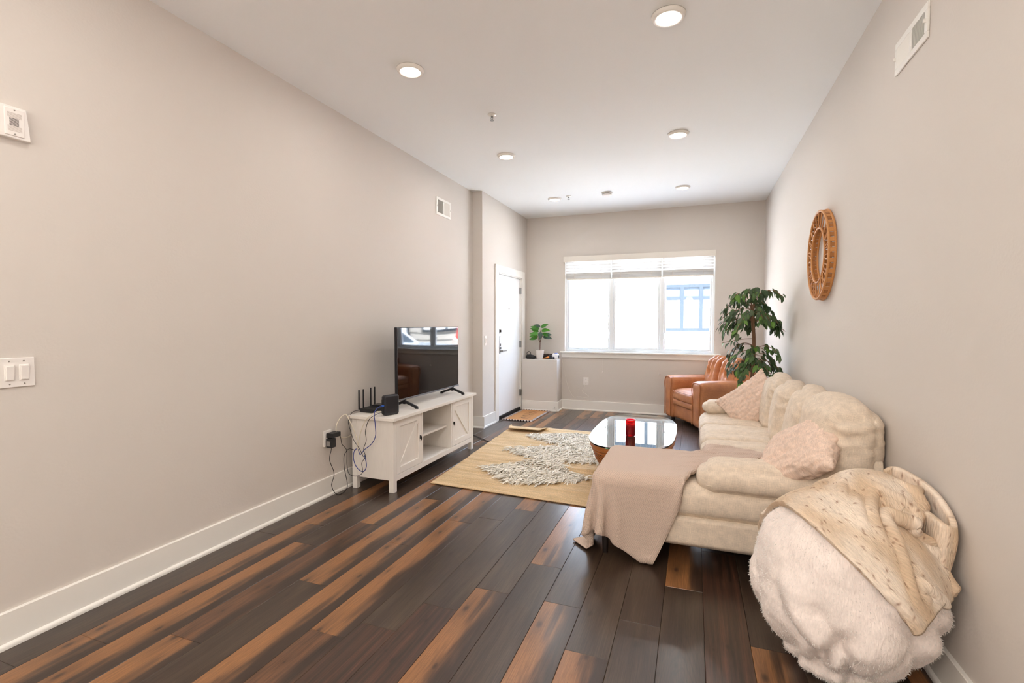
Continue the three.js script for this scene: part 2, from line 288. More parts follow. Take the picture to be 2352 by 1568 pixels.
// ---------------------------------------------------------------- door
{
  const d = sgroup('door_1'), xf = XD - 0.022;
  mesh('slab', span(xf - 0.045, xf, 0.016, DOOR.top - 0.022, DOOR.z0 - 0.018, DOOR.z1 + 0.018, 0.003), doorPaint, d);
  const cas = 0.098, frame = [];
  frame.push(span(XD - 0.12, XD + 0.002, 0, DOOR.top, DOOR.z0, DOOR.z0 - 0.014), span(XD - 0.12, XD + 0.002, 0, DOOR.top, DOOR.z1, DOOR.z1 + 0.014), span(XD - 0.12, XD + 0.002, DOOR.top - 0.018, DOOR.top, DOOR.z0, DOOR.z1));
  mesh('jamb', merge(frame), trimPaint, d);
  mesh('casing', span(XD, XD + 0.02, 0, DOOR.top + cas, DOOR.z0 + 0.118, DOOR.z0 + 0.008, 0.003), trimPaint, d);
  mesh('casing', span(XD, XD + 0.02, 0, DOOR.top + cas, DOOR.z1 - 0.008, DOOR.z1 - 0.118, 0.003), trimPaint, d);
  mesh('casing', span(XD, XD + 0.02, DOOR.top - 0.006, DOOR.top + cas, DOOR.z0 + 0.008, DOOR.z1 - 0.008, 0.003), trimPaint, d);
  const sw = mesh('sweep', span(xf - 0.03, xf + 0.016, 0.002, 0.042, DOOR.z0 - 0.016, DOOR.z1 + 0.016, 0.003), blackPlastic, d); sw.userData.label = 'black rubber door sweep along the bottom edge';
  for (const y of [0.27, 1.03, 1.86]) { const h = mesh('hinge', merge([cyl(0.008, 0.008, 0.10, 12).translate(XD + 0.002, y, DOOR.z1 + 0.020), span(XD - 0.02, XD - 0.0005, y - 0.05, y + 0.05, DOOR.z1 + 0.0145, DOOR.z1 + 0.038, 0.001)]), metalGrey, d); h.userData.label = 'brushed metal hinge'; }
  const lz = DOOR.z0 - 0.085;
  const dead = mesh('deadbolt', merge([rbox(0.016, 0.066, 0.058, 0.006, xf + 0.008, 1.245, lz)]), metalGrey, d);
  mesh('thumb_turn', rbox(0.024, 0.038, 0.012, 0.004, xf + 0.026, 1.245, lz), darkMetal, dead);
  const plate = mesh('lock_plate', rbox(0.024, 0.245, 0.066, 0.011, xf + 0.012, 1.052, lz), M({ color: 0xc9ccd2, metalness: 0.75, roughness: 0.32 }), d); plate.userData.label = 'silver keypad lock plate';
  mesh('keyhole_cover', rbox(0.006, 0.04, 0.018, 0.002, xf + 0.026, 1.052, lz), blackPlastic, plate);
  mesh('display', rbox(0.006, 0.028, 0.05, 0.002, xf + 0.026, 1.006, lz), blackPlastic, plate);
  mesh('lever', merge([cyl(0.014, 0.016, 0.05, 16).rotateZ(Math.PI / 2).translate(xf + 0.045, 0.966, lz), tube([[xf + 0.066, 0.966, lz + 0.004], [xf + 0.068, 0.968, lz - 0.05], [xf + 0.064, 0.966, lz - 0.125]], 0.010, 16, 10)]), metalGrey, plate);
  mesh('peephole', cyl(0.008, 0.008, 0.008, 16).rotateZ(Math.PI / 2).translate(xf + 0.003, 1.567, (DOOR.z0 + DOOR.z1) / 2), darkMetal, d);
}

// ---------------------------------------------------------------- window with three lights
const vinyl = M({ color: 0xeef1f2, roughness: 0.35 });
const paneGlass = MP({ color: 0xffffff, transmission: 1, thickness: 0, roughness: 0.0, ior: 1.45, metalness: 0 });
{
  const w = sgroup('window_1'), zf = ZB - 0.045, zb = ZB - 0.125;
  const fr = (x0, x1, y0, y1) => span(x0, x1, y0, y1, zf, zb, 0.004);
  mesh('frame', merge([fr(WIN.x0, WIN.x0 + 0.034, WIN.y0, WIN.y1), fr(WIN.x1 - 0.034, WIN.x1, WIN.y0, WIN.y1), fr(WIN.x0 + 0.034, WIN.x1 - 0.034, WIN.y0, WIN.y0 + 0.036), fr(WIN.x0 + 0.034, WIN.x1 - 0.034, WIN.y1 - 0.036, WIN.y1)]), vinyl, w);
  mesh('mullion', fr(-1.214, -1.160, WIN.y0 + 0.036, WIN.y1 - 0.036), vinyl, w);
  mesh('mullion', fr(-0.476, -0.422, WIN.y0 + 0.036, WIN.y1 - 0.036), vinyl, w);
  const lights = [[-1.871, -1.214, true], [-1.160, -0.476, false], [-0.422, 0.238, true]];
  lights.forEach(([a, b, opens], k) => {
    const y0 = WIN.y0 + 0.037, y1 = WIN.y1 - 0.037, m = opens ? 0.028 : 0.034, zs = [ZB - 0.062, ZB - 0.108], s = (p, q, r, t) => span(p, q, r, t, zs[0], zs[1], 0.006);
    const sash = mesh('sash', merge([s(a + 0.002, a + m, y0, y1), s(b - m, b - 0.002, y0, y1), s(a + m, b - m, y0, y0 + m), s(a + m, b - m, y1 - m, y1)]), vinyl, w);
    mesh('pane', span(a + m - 0.004, b - m + 0.004, y0 + m - 0.004, y1 - m + 0.004, ZB - 0.083, ZB - 0.087), paneGlass, sash);
    if (opens) {
      const cx = k ? b - 0.24 : a + 0.20;
      mesh('crank', merge([rbox(0.11, 0.014, 0.022, 0.006, cx, WIN.y0 + 0.050, zf + 0.012), rbox(0.07, 0.010, 0.016, 0.004, cx + (k ? -0.09 : 0.10), WIN.y0 + 0.048, zf + 0.016)]), M({ color: 0xdfe2e2, roughness: 0.4 }), w);
      const lx = k ? a + 0.006 : b - 0.006; mesh('latch', merge([rbox(0.014, 0.09, 0.014, 0.004, lx, 1.17, zf + 0.006), rbox(0.010, 0.05, 0.016, 0.003, lx + (k ? -0.008 : 0.008), 1.20, zf + 0.018)]), vinyl, w);
    }
    const sx = k === 0 ? b - 0.06 : k === 1 ? b - 0.055 : a + 0.028;
    const st = mesh('security_sticker', span(sx, sx + 0.012, 1.10, 1.135, ZB - 0.0828, ZB - 0.0822), M({ color: 0xb8bcb9, roughness: 0.6 }), sash); st.userData.label = 'small grey maker mark on the pane';
  });
  const sill = mesh('window_sill', span(-1.972, 0.362, 0.893, 0.915, ZB + 0.045, ZB - 0.044, 0.004), trimPaint, w);
  mesh('apron', span(-1.955, 0.345, 0.822, 0.892, ZB, ZB + 0.018, 0.003), trimPaint, w);
}
// blinds
{
  const slatMat = MP({ color: 0xe9e8e5, roughness: 1, transmission: 0.006, thickness: 0 }), railMat = M({ color: 0xe9e2d8, roughness: 0.5 });
  const v = mesh('valance', merge([span(-1.926, 0.274, 2.306, 2.392, ZB + 0.030, ZB + 0.042, 0.003), span(-1.926, -1.914, 2.306, 2.392, ZB + 0.001, ZB + 0.030, 0.002), span(0.262, 0.274, 2.306, 2.392, ZB + 0.001, ZB + 0.030, 0.002)]), railMat);
  tag(v, 'long cream valance board across the top of the three blinds', 'valance');
  const zc = ZB - 0.006;
  [[-1.898, -1.193, 2.028, 0.012, 'raised white slat blind over the window light nearest the entrance door'], [-1.184, -0.453, 2.026, 0, 'raised white slat blind over the fixed middle light of the window'], [-0.444, 0.256, 2.032, 0, 'raised white slat blind over the window light above the leather armchair']].forEach(([x0, x1, yb, tilt, label], k) => {
    const b = thing('window_blind', label, 'blind', [(x0 + x1) / 2, 0, zc], 0, 'blinds in the back window'), L = x1 - x0, cx = 0;
    mesh('headrail', span(-L / 2, L / 2, 2.322, 2.366, -0.026, 0.026, 0.003), railMat, b);
    const slat = new THREE.CylinderGeometry(0.075, 0.075, L - 0.008, 10, 1, false, -0.34, 0.68);   // a crowned slat
    const crowned = (() => { const s = new THREE.Shape(); const n = 6; for (let i = 0; i <= n; i++) { const t = -0.025 + 0.05 * i / n; s[i ? 'lineTo' : 'moveTo'](t, 0.0022 * (1 - (t / 0.025) ** 2) + 0.003); } for (let i = n; i >= 0; i--) { const t = -0.025 + 0.05 * i / n; s.lineTo(t, 0.0022 * (1 - (t / 0.025) ** 2)); } return new THREE.ExtrudeGeometry(s, { depth: L - 0.008, bevelEnabled: false }).rotateY(Math.PI / 2).translate(-(L - 0.008) / 2, 0, 0); })();
    for (let i = 0; i < 5; i++) { const m = mesh('slat', crowned, slatMat, b); m.position.y = 2.286 - i * 0.0435; m.rotation.x = -0.95; m.rotation.z = 0.002 * (i % 2 ? 1 : -1); }
    for (let i = 0; i < 8; i++) { const m = mesh('slat', crowned, slatMat, b); m.position.y = yb + 0.022 + i * 0.0062; m.rotation.z = -tilt * 0.8; }
    const br = mesh('bottom_rail', rbox(L - 0.006, 0.020, 0.052, 0.004, 0, yb + 0.010, 0), railMat, b); br.rotation.z = -tilt * 0.8;
    for (const s of [-1, 1]) mesh('tape', span(s * (L / 2 - 0.14) - 0.002, s * (L / 2 - 0.14) + 0.002, yb + 0.02, 2.322, 0.0262, 0.0272), railMat, b);
    if (k < 2) {
      const px = k ? 0.355 : 0.245, ty = 0.595, cord = mesh('pull_cord', tube([[px, 2.32, 0.030], [px, 1.4, 0.032], [px, 0.93, 0.058], [px, 0.90, 0.062], [px, ty + 0.03, 0.045]], 0.0011, 40, 6), M({ color: 0xe9e6df, roughness: 0.8 }), b);
      mesh('tassel', lathe([[0, 0], [0.010, 0], [0.008, 0.02], [0.003, 0.034], [0, 0.036]], 14).translate(px, ty, 0.045), whitePlastic, cord);
    }
    const wx = -L / 2 + 0.07; mesh('wand_hook', tube([[wx, 2.02, 0.034], [wx, 1.96, 0.036], [wx + 0.006, 1.945, 0.036]], 0.002, 12, 6), metalGrey, b);
  });
}

// ---------------------------------------------------------------- outside the window: yard, street, house opposite, parked cars
{
  const concrete = M({ color: 0xc9c6c0, roughness: 0.9 }), asphalt = M({ color: 0x8d8d90, roughness: 0.95 });
  struct(mesh('ground_outside', span(-40, 40, -0.42, -0.22, ZB - T - 0.01, -60), concrete));
  struct(mesh('street', span(-40, 40, -0.22, -0.205, -12.2, -19.6), asphalt));
  const siding = M({ color: 0x96948f, roughness: 0.85 }), frameBlue = MP({ color: 0x262d34, roughness: 1, specularIntensity: 0.1 }), darkPane = MP({ color: 0x3a434c, roughness: 1, specularIntensity: 0.1 }), blindPane = M({ color: 0xe6eaec, roughness: 0.7 });
  const b = thing('house_opposite', 'pale rendered house across the street with large blue framed windows', 'house', [0, 0, -24]);
  mesh('wall', span(-26, 22, -0.25, 6.45, -0.06, -7), siding, b);
  for (let k = 0; k < 16; k++) mesh('siding_board', span(-26, 22, -0.25 + k * 0.405, -0.25 + k * 0.405 + 0.30, -0.06, 0), siding, b);
  mesh('roof', span(-26.4, 22.4, 6.45, 6.7, 0.4, -7.4), M({ color: 0x6b6763, roughness: 0.9 }), b);
  for (const [x0, x1, y0, y1] of [[-1.35, 2.75, 1.0, 3.15], [-15.5, -11.6, 0.9, 3.1], [5.6, 9.6, 1.0, 3.15], [-15.5, -11.6, 3.9, 6.0], [-3.6, 0.2, 3.7, 6.0], [5.6, 9.6, 3.9, 6.0]]) {
    const w = mesh('window', merge([span(x0, x1, y0, y0 + 0.14, 0, 0.10), span(x0, x1, y1 - 0.14, y1, 0, 0.10), span(x0, x0 + 0.09, y0, y1, 0, 0.108), span(x1 - 0.09, x1, y0, y1, 0, 0.108), span(x0, x1, y1 - 0.72, y1 - 0.56, 0, 0.10), ...[1, 2, 3, 4].map(k => span(x0 + (x1 - x0) * k / 5 - 0.08, x0 + (x1 - x0) * k / 5 + 0.08, y0 + 0.02, y1 - 0.02, 0, 0.106))]), frameBlue, b);
    for (let k = 0; k < 5; k++) mesh('pane', span(x0 + (x1 - x0) * k / 5 + 0.05, x0 + (x1 - x0) * (k + 1) / 5 - 0.05, y0 + 0.09, y1 - 0.68, 0.03, 0.04), blindPane, w);
    for (let k = 0; k < 5; k++) mesh('pane', span(x0 + (x1 - x0) * k / 5 + 0.05, x0 + (x1 - x0) * (k + 1) / 5 - 0.05, y1 - 0.58, y1 - 0.09, 0.03, 0.04), darkPane, w);
  }
  for (const [x0, x1] of [[-20.6, -17.4], [10.6, 13.8]]) {                     // roll-up garage doors, slat by slat
    const g = mesh('garage_door', merge([span(x0 - 0.12, x0, -0.25, 2.72, 0, 0.12), span(x1, x1 + 0.12, -0.25, 2.72, 0, 0.12), span(x0 - 0.12, x1 + 0.12, 2.60, 2.72, 0, 0.13)]), frameBlue, b);
    for (let k = 0; k < 8; k++) mesh('slat', span(x0, x1, -0.22 + k * 0.352, 0.115 + k * 0.352, 0.0, 0.06, 0.02), M({ color: 0xdfe6ea, roughness: 0.6 }), g);
  }
  const glassDark = MP({ color: 0x1b262c, roughness: 0.05 }), rubber = M({ color: 0x1a1a1a, roughness: 0.8 }), alloy = M({ color: 0xb9bcc0, metalness: 0.8, roughness: 0.3 }), lampRed = M({ color: 0xb3261e, roughness: 0.25 }), lampClear = M({ color: 0xe8edf0, roughness: 0.15 });
  function car(label, color, x, z, turn, suv) {
    const c = thing('parked_car', label, 'car', [x, -0.205, z], turn), paint = MP({ color, roughness: 0.3, clearcoat: 1, clearcoatRoughness: 0.05 });
    const H = suv ? 0.18 : 0, prof = [[-2.2, 0.35], [-2.22, 0.72], [-2.12, 0.95 + H * 0.6], [-1.35, 1.02 + H * 0.7], [2.05, 1.0 + H * 0.7], [2.22, 0.82], [2.24, 0.38]];
    const s = new THREE.Shape(); prof.forEach((p, i) => s[i ? 'lineTo' : 'moveTo'](...p));
    s.lineTo(1.78, 0.34); s.absarc(1.38, 0.34, 0.40, 0, Math.PI, false); s.lineTo(-0.98, 0.34); s.absarc(-1.38, 0.34, 0.40, 0, Math.PI, false); s.lineTo(-2.2, 0.35);
    mesh('body', new THREE.ExtrudeGeometry(s, { depth: 1.56, bevelEnabled: true, bevelSize: 0.07, bevelThickness: 0.1, bevelSegments: 4, curveSegments: 16 }).translate(0, 0, -0.78), paint, c);
    const cab = suv ? [[-1.25, 1.05], [-0.62, 1.66], [1.75, 1.68], [2.02, 1.1]] : [[-1.05, 0.98], [-0.28, 1.42], [1.05, 1.42], [1.75, 0.98]];
    const cs = new THREE.Shape(); cab.forEach((p, i) => cs[i ? 'lineTo' : 'moveTo'](...p)); cs.closePath();
    const cg = new THREE.ExtrudeGeometry(cs, { depth: 1.34, bevelEnabled: true, bevelSize: 0.05, bevelThickness: 0.1, bevelSegments: 3 }).translate(0, 0, -0.67);
    mesh('windows', cg, glassDark, c);
    const top = cab[1][1], rs = new THREE.Shape([[cab[1][0] - 0.02, top + 0.02], [cab[2][0] + 0.02, top + 0.02], [cab[2][0] - 0.05, top + 0.075], [cab[1][0] + 0.1, top + 0.075]].map(p => new THREE.Vector2(...p)));
    mesh('roof', new THREE.ExtrudeGeometry(rs, { depth: 1.40, bevelEnabled: true, bevelSize: 0.02, bevelThickness: 0.06, bevelSegments: 2 }).translate(0, 0, -0.70), paint, c);
    const mid = (cab[1][0] + cab[2][0]) / 2; for (const sz of [-0.785, 0.785]) for (const [a, b] of [[cab[0], cab[1]], [cab[3], cab[2]], [[mid, cab[0][1]], [mid, top]]]) mesh('pillar', bar([a[0], a[1], sz], [b[0], b[1] + 0.02, sz * 0.99], 0.06, 0.09), paint, c);
    for (const wx of [-1.38, 1.38]) for (const sz of [-1, 1]) { const w = mesh('wheel', new THREE.TorusGeometry(0.245, 0.09, 12, 28).translate(wx, 0.335, sz * 0.80), rubber, c); mesh('rim', merge([cyl(0.20, 0.20, 0.05, 24).rotateX(Math.PI / 2).translate(wx, 0.335, sz * 0.84), ...[0, 1, 2, 3, 4].map(k => box(0.05, 0.2, 0.02, 0, 0.1, 0).rotateZ(k * 1.2566).translate(wx, 0.335, sz * 0.872))]), alloy, w); }
    for (const sz of [-0.62, 0.62]) { mesh('headlight', rbox(0.10, 0.13, 0.34, 0.03, -2.23, 0.78, sz), lampClear, c); mesh('tail_light', rbox(0.08, 0.14, 0.30, 0.03, 2.26, 0.82, sz), lampRed, c); }
  }
  car('red hatchback parked outside near the building line, seen through the window', 0xc9544a, 1.55, -14.4, 1.05, false);
  car('white estate car parked in the street outside the window', 0xdfe9f2, 3.25, -10.7, 0.05, false);
  car('silver blue saloon parked in the street behind the white one', 0x9fb2c2, 8.2, -10.9, 0.04, false);
  car('red saloon parked far along the street outside', 0xb9202a, 12.9, -11.0, 0.04, false);
}

// ---------------------------------------------------------------- fabrics
const linen = (() => {
  const a = wrapNoise(60, 3), b = wrapNoise(9, 4);
  const yarn = (u, v) => { const h = noise(u * 7, v * 260, 1) * 0.6 + noise(u * 30, v * 300, 2) * 0.4, w = noise(u * 240, v * 7, 3) * 0.6 + noise(u * 280, v * 30, 4) * 0.4; return [h, w]; };
  const map = tex(512, 512, (u, v) => { const [h, w] = yarn(u, v), k = 1 + 0.15 * h + 0.11 * w + 0.05 * b(u, v); return [0.885 * k, 0.820 * k, 0.742 * k]; });
  const bump = tex(512, 512, (u, v) => { const [h, w] = yarn(u, v); return 0.5 + 0.35 * h + 0.3 * w + 0.1 * a(u, v); }, false);
  return MP({ map: scaled(map, 0.30), bumpMap: scaled(bump, 0.30), bumpScale: 0.0011, roughness: 0.92, sheen: 0.25, sheenRoughness: 0.6, sheenColor: new THREE.Color(0.9, 0.8, 0.7) });
})();
const waffle = (() => {
  const n = 24, cell = (u, v) => { const x = Math.abs(((u * n + 1e-6) % 1) - 0.5) * 2, y = Math.abs(((v * n + 1e-6) % 1) - 0.5) * 2; return Math.max(Math.pow(x, 3) * 0.8, Math.pow(y, 3)); };
  const b = wrapNoise(120, 5);
  return MP({ map: scaled(tex(512, 512, (u, v) => { const k = 0.90 + 0.13 * cell(u, v) + 0.05 * b(u, v); return [0.905 * k, 0.805 * k, 0.735 * k]; }), 0.22), bumpMap: scaled(tex(512, 512, (u, v) => clamp(0.15 + 0.7 * cell(u, v) + 0.1 * b(u, v)), false), 0.22), bumpScale: 0.0035, roughness: 0.95, sheen: 0.3, sheenRoughness: 0.7, sheenColor: new THREE.Color(0.9, 0.82, 0.76) });
})();
function plush(rgb, metres = 0.35, depth = 0.004, vary = 1) {
  const map = tex(512, 512, (u, v) => { const f = fbm(u * 60, v * 18, 7, 3), c = fbm(u * 9, v * 7, 8, 3), k = 1 + vary * (0.14 * f + 0.12 * c); return rgb.map(x => x * k); });
  const bump = tex(512, 512, (u, v) => clamp(0.5 + 0.55 * fbm(u * 70, v * 22, 9, 3) + 0.3 * fbm(u * 14, v * 9, 3, 2)), false);
  return MP({ map: scaled(map, metres), bumpMap: scaled(bump, metres), bumpScale: depth, roughness: 1, sheen: 0.5, sheenRoughness: 0.55, sheenColor: new THREE.Color(...rgb).multiplyScalar(0.9) });
}
const woodDark = M({ color: 0x1d1411, roughness: 0.5 });

// ---------------------------------------------------------------- sectional sofa with chaise
const SOFA = { x0: -0.53, x1: 0.862, zn: -2.80, zc: -3.46, zf: -5.30, xs: 0.075 };
{
  const s = thing('sectional_sofa', 'cream linen sectional sofa with chaise end along the right hand wall', 'sofa');
  // bases
  mesh('base', merge([softBox(SOFA.x1 - SOFA.x0, 0.165, 0.66, 0.015, [0, 0, 0], 24).translate((SOFA.x0 + SOFA.x1) / 2, 0.2125, SOFA.zn - 0.332), softBox(SOFA.x1 - SOFA.xs - 0.01, 0.165, SOFA.zc - SOFA.zf, 0.015, [0, 0, 0], 24).translate((SOFA.x1 + SOFA.xs + 0.01) / 2, 0.2125, (SOFA.zc + SOFA.zf) / 2)]), linen, s);
  mesh('back_frame', softBox(0.06, 0.40, SOFA.zn - SOFA.zf - 0.02, 0.02, [0, 0.005, 0], 30).translate(SOFA.x1 - 0.015, 0.49, (SOFA.zn + SOFA.zf) / 2), linen, s);
  for (const [x, z] of [[-0.475, -2.86], [-0.475, -3.39], [0.80, -2.86], [0.12, -5.22], [0.80, -5.22], [0.12, -4.1]]) mesh('leg', new THREE.CylinderGeometry(0.026, 0.019, 0.13, 4, 1).rotateY(Math.PI / 4).translate(x, 0.065, z), woodDark, s);
  const sag = (amp, k) => (v, n, q) => { if (q.y > 0.2) { const wv = noise(v.x * 7 + k, v.z * 7, k); v.y += amp * wv * (1 - q.x * q.x) * (1 - q.z * q.z) * 2; } v.addScaledVector(n, 0.004 * noise(v.x * 16, v.y * 16 + k, v.z * 16)); };
  mesh('chaise_cushion', softBox(1.20, 0.165, 0.655, 0.05, [0.012, 0.022, 0.008], 44, sag(0.010, 1)).translate(SOFA.x0 + 0.60, 0.375, SOFA.zn - 0.330), linen, s);
  [[-3.465, -4.06], [-4.065, -4.665], [-4.67, -5.265]].forEach(([a, b], k) => mesh('seat_cushion', softBox(0.66, 0.165, a - b - 0.002, 0.05, [0.014, 0.024, 0.004], 36, sag(0.012, 2 + k)).translate(SOFA.xs + 0.325, 0.375, (a + b) / 2), linen, s));
  // loose back cushions, leaning and slumped, with gathers near the piping corners
  const back = (w, h, d, seed) => softBox(d, h, w, 0.080, [0.045, 0.03, 0.015], 42, (v, n, q) => {
    const g = Math.pow(Math.abs(q.z), 3) * Math.pow(Math.max(0, q.y), 1.5);
    v.addScaledVector(n, 0.010 * noise(v.y * 30 + seed * 3, v.z * 9, v.x * 9) * (0.25 + Math.abs(q.z)) + 0.012 * Math.sin(v.y * 62 + 9 * noise(v.z * 6, seed)) * Math.pow(Math.abs(q.z), 5) * smooth(0.8, 0.0, q.x) * 0.7 * smooth(-0.6, 0.6, q.y));
    v.y -= 0.05 * g + 0.02 * (1 - q.z * q.z) * (seed % 2 ? 0.4 : -0.5) * smooth(-0.5, 0.8, q.y); v.x += 0.02 * q.z * q.z * smooth(0.5, -0.8, q.x);
  });
  [[-2.79, -3.40, 0.52, 0.235, 0.735, 0.690, -0.03, 0.0], [-3.36, -4.02, 0.485, 0.20, 0.715, 0.665, -0.16, -0.16], [-3.96, -4.64, 0.475, 0.20, 0.715, 0.655, -0.12, -0.17], [-4.58, -5.24, 0.46, 0.20, 0.715, 0.645, -0.14, -0.12]].forEach(([a, b, h, d, x, y, lean, yaw], k) => {
    const m = mesh('back_cushion', back(a - b, h, d, k + 1), linen, s); m.position.set(x, y, (a + b) / 2); m.rotation.set(0.01 * (k % 2 ? 1 : -1), yaw, lean);
  });
  // arm pads
  const pad = mesh('arm_pad', softBox(0.76, 0.155, 0.27, 0.070, [0.03, 0.018, 0.02], 44, (v, n, q) => { v.addScaledVector(n, 0.005 * noise(v.x * 14, v.y * 14, v.z * 14)); v.y -= 0.012 * Math.pow(Math.max(0, -q.x), 4); }), linen, s); pad.position.set(0.435, 0.512, SOFA.zn - 0.120); pad.rotation.y = -0.02;
  mesh('arm_seam', tube([[0.075, 0.485, -2.785], [0.2, 0.478, -2.781], [0.5, 0.478, -2.781], [0.80, 0.482, -2.785]], 0.004, 40, 6), linen, pad).position.set(-0.435, -0.512, -SOFA.zn + 0.120);
  mesh('arm_pad', softBox(0.72, 0.125, 0.22, 0.058, [0.02, 0.014, 0.014], 36, (v, n) => v.addScaledVector(n, 0.005 * noise(v.x * 14, v.y * 14, v.z * 14))).translate(0.47, 0.527, -5.20), linen, s);
}

// ---------------------------------------------------------------- furry pillows
function pillow(name, label, w, h, t, pos, rot, seed) {
  const n = 64, half = (side) => { const P = [], U = [], I = []; for (let j = 0; j <= n; j++) for (let i = 0; i <= n; i++) {
    const e = q => Math.sin((q / n * 2 - 1) * Math.PI / 2), a = e(i), b = e(j), ca = 1 - a * a, cb = 1 - b * b;
    const x = a * w / 2 * (1 - 0.11 * cb * a * a), y = b * h / 2 * (1 - 0.11 * ca * b * b), z = side * t / 2 * Math.pow(ca * cb, 0.46) * (1 + 0.12 * noise(a * 2 + seed, b * 2));
    P.push(x, y, z); U.push(x + (side < 0 ? 0.7 : 0), y); }
    for (let j = 0; j < n; j++) for (let i = 0; i < n; i++) { const k = j * (n + 1) + i; if (side > 0) I.push(k, k + 1, k + n + 2, k, k + n + 2, k + n + 1); else I.push(k, k + n + 2, k + 1, k, k + n + 1, k + n + 2); }
    const g = new THREE.BufferGeometry(); g.setAttribute('position', new THREE.Float32BufferAttribute(P, 3)); g.setAttribute('uv', new THREE.Float32BufferAttribute(U, 2)); g.setIndex(I); g.computeVertexNormals(); return g; };
  const g = merge([half(1), half(-1)]);
  smoothNormals(g);
  displace(g, (q) => { const rdg = 1 - Math.abs(noise(q.x * 9 + seed + 0.8 * noise(q.y * 22, q.x * 8), q.y * 30, q.z * 18 + seed)) * 2.2; return 0.012 * Math.max(-0.4, rdg) * 0.8 + 0.006 * noise(q.x * 50, q.y * 70, q.z * 50) - 0.004; });
  const m = mesh(name, g, pillowFur); m.position.set(...pos); { const U = V(...rot[0]).normalize(), N = U.clone().cross(V(...rot[1])).normalize(); m.quaternion.setFromRotationMatrix(new THREE.Matrix4().makeBasis(U, N.clone().cross(U), N)); } return tag(m, label, 'pillow', 'furry pillows on the sofa');
}
const pillowFur = plush([0.925, 0.825, 0.755], 0.22, 0.004);
pillow('throw_pillow', 'blush furry pillow leaning beside the arm pad at the chaise end', 0.52, 0.44, 0.19, [0.535, 0.668, -2.955], [[0.31, 0.26, 0.32], [0.12, 0.21, -0.40]], 1.3);
pillow('throw_pillow', 'blush furry pillow propped in the sofa corner under the ficus', 0.52, 0.40, 0.18, [0.505, 0.630, -4.95], [[0.415, 0.34, 0.02], [-0.19, 0.26, -0.15]], 4.1);

// ---------------------------------------------------------------- waffle throw over the chaise
{
  const nu = 76, nv = 58, LU = 1.42, LV = 0.90, A = [0.50, -3.55], du = [-0.541, 0.841], dv = [-0.841, -0.541], r = rng(9);
  const P = drape({ nu, nv, restU: LU / (nu - 1), restV: LV / (nv - 1), steps: 330, friction: 0.75, gravity: 0.0008, thick: 0.007, bend: 0.25,
    start: (u, v) => V(A[0] + du[0] * LU * u + dv[0] * LV * v, 0.515 + 0.030 * noise(u * 6, v * 9) + 0.002 * r() - 0.10 * Math.max(0, u - 0.62), A[1] + du[1] * LU * u + dv[1] * LV * v),
    solids: [sdBox(SOFA.x0 - 0.014, 0.8, 0.13, 0.490, SOFA.zc - 0.03, SOFA.zn + 0.006, 0.055), sdBox(SOFA.xs, 0.85, 0.13, 0.488, SOFA.zf, SOFA.zc, 0.05), sdBox(0.04, 0.83, 0.42, 0.60, -3.06, -2.78, 0.07), (x, y, z) => y - 0.004] });
  for (const p of P) { const k = smooth(0.485, 0.497, p.y) * smooth(-0.35, 0.2, p.x); p.y += k * 0.016 * Math.max(0, 0.15 + noise(p.x * 9 + p.z * 5, p.z * 22 + p.x * 8, 3)); }
  const m = mesh('throw_blanket', sheet(P, nu, nv, 0.009, LU, LV), waffle);
  tag(m, 'blush waffle knit throw hanging over the corner of the chaise', 'blanket');
}

// ---------------------------------------------------------------- crate with plush blankets heaped on it
const HEAP = { c: [0.555, 0.315, -2.235], r: [0.305, 0.335, 0.335] };
{
  const crate = thing('wooden_crate', 'dark brown wooden crate on legs hidden under the plush blankets by the wall', 'crate', [0.66, 0, -2.36]);
  const brown = M({ map: scaled(tex(128, 256, (u, v) => { const k = 1 + 0.3 * fbm(u * 40, v * 5, 3, 3); return [0.30 * k, 0.20 * k, 0.145 * k]; }), 0.3), roughness: 0.6 });
  mesh('side_panel', span(0.16, 0.18, 0.30, 0.47, 0.27, -0.12, 0.004), brown, crate);
  mesh('floor_panel', span(-0.10, 0.16, 0.30, 0.32, 0.28, -0.10), brown, crate);
  for (const [x, z] of [[0.135, 0.02], [0.135, -0.08], [-0.08, 0.12], [-0.08, -0.08]]) mesh('leg', span(x - 0.02, x + 0.02, 0, 0.30, z - 0.02, z + 0.02, 0.003), brown, crate);
}
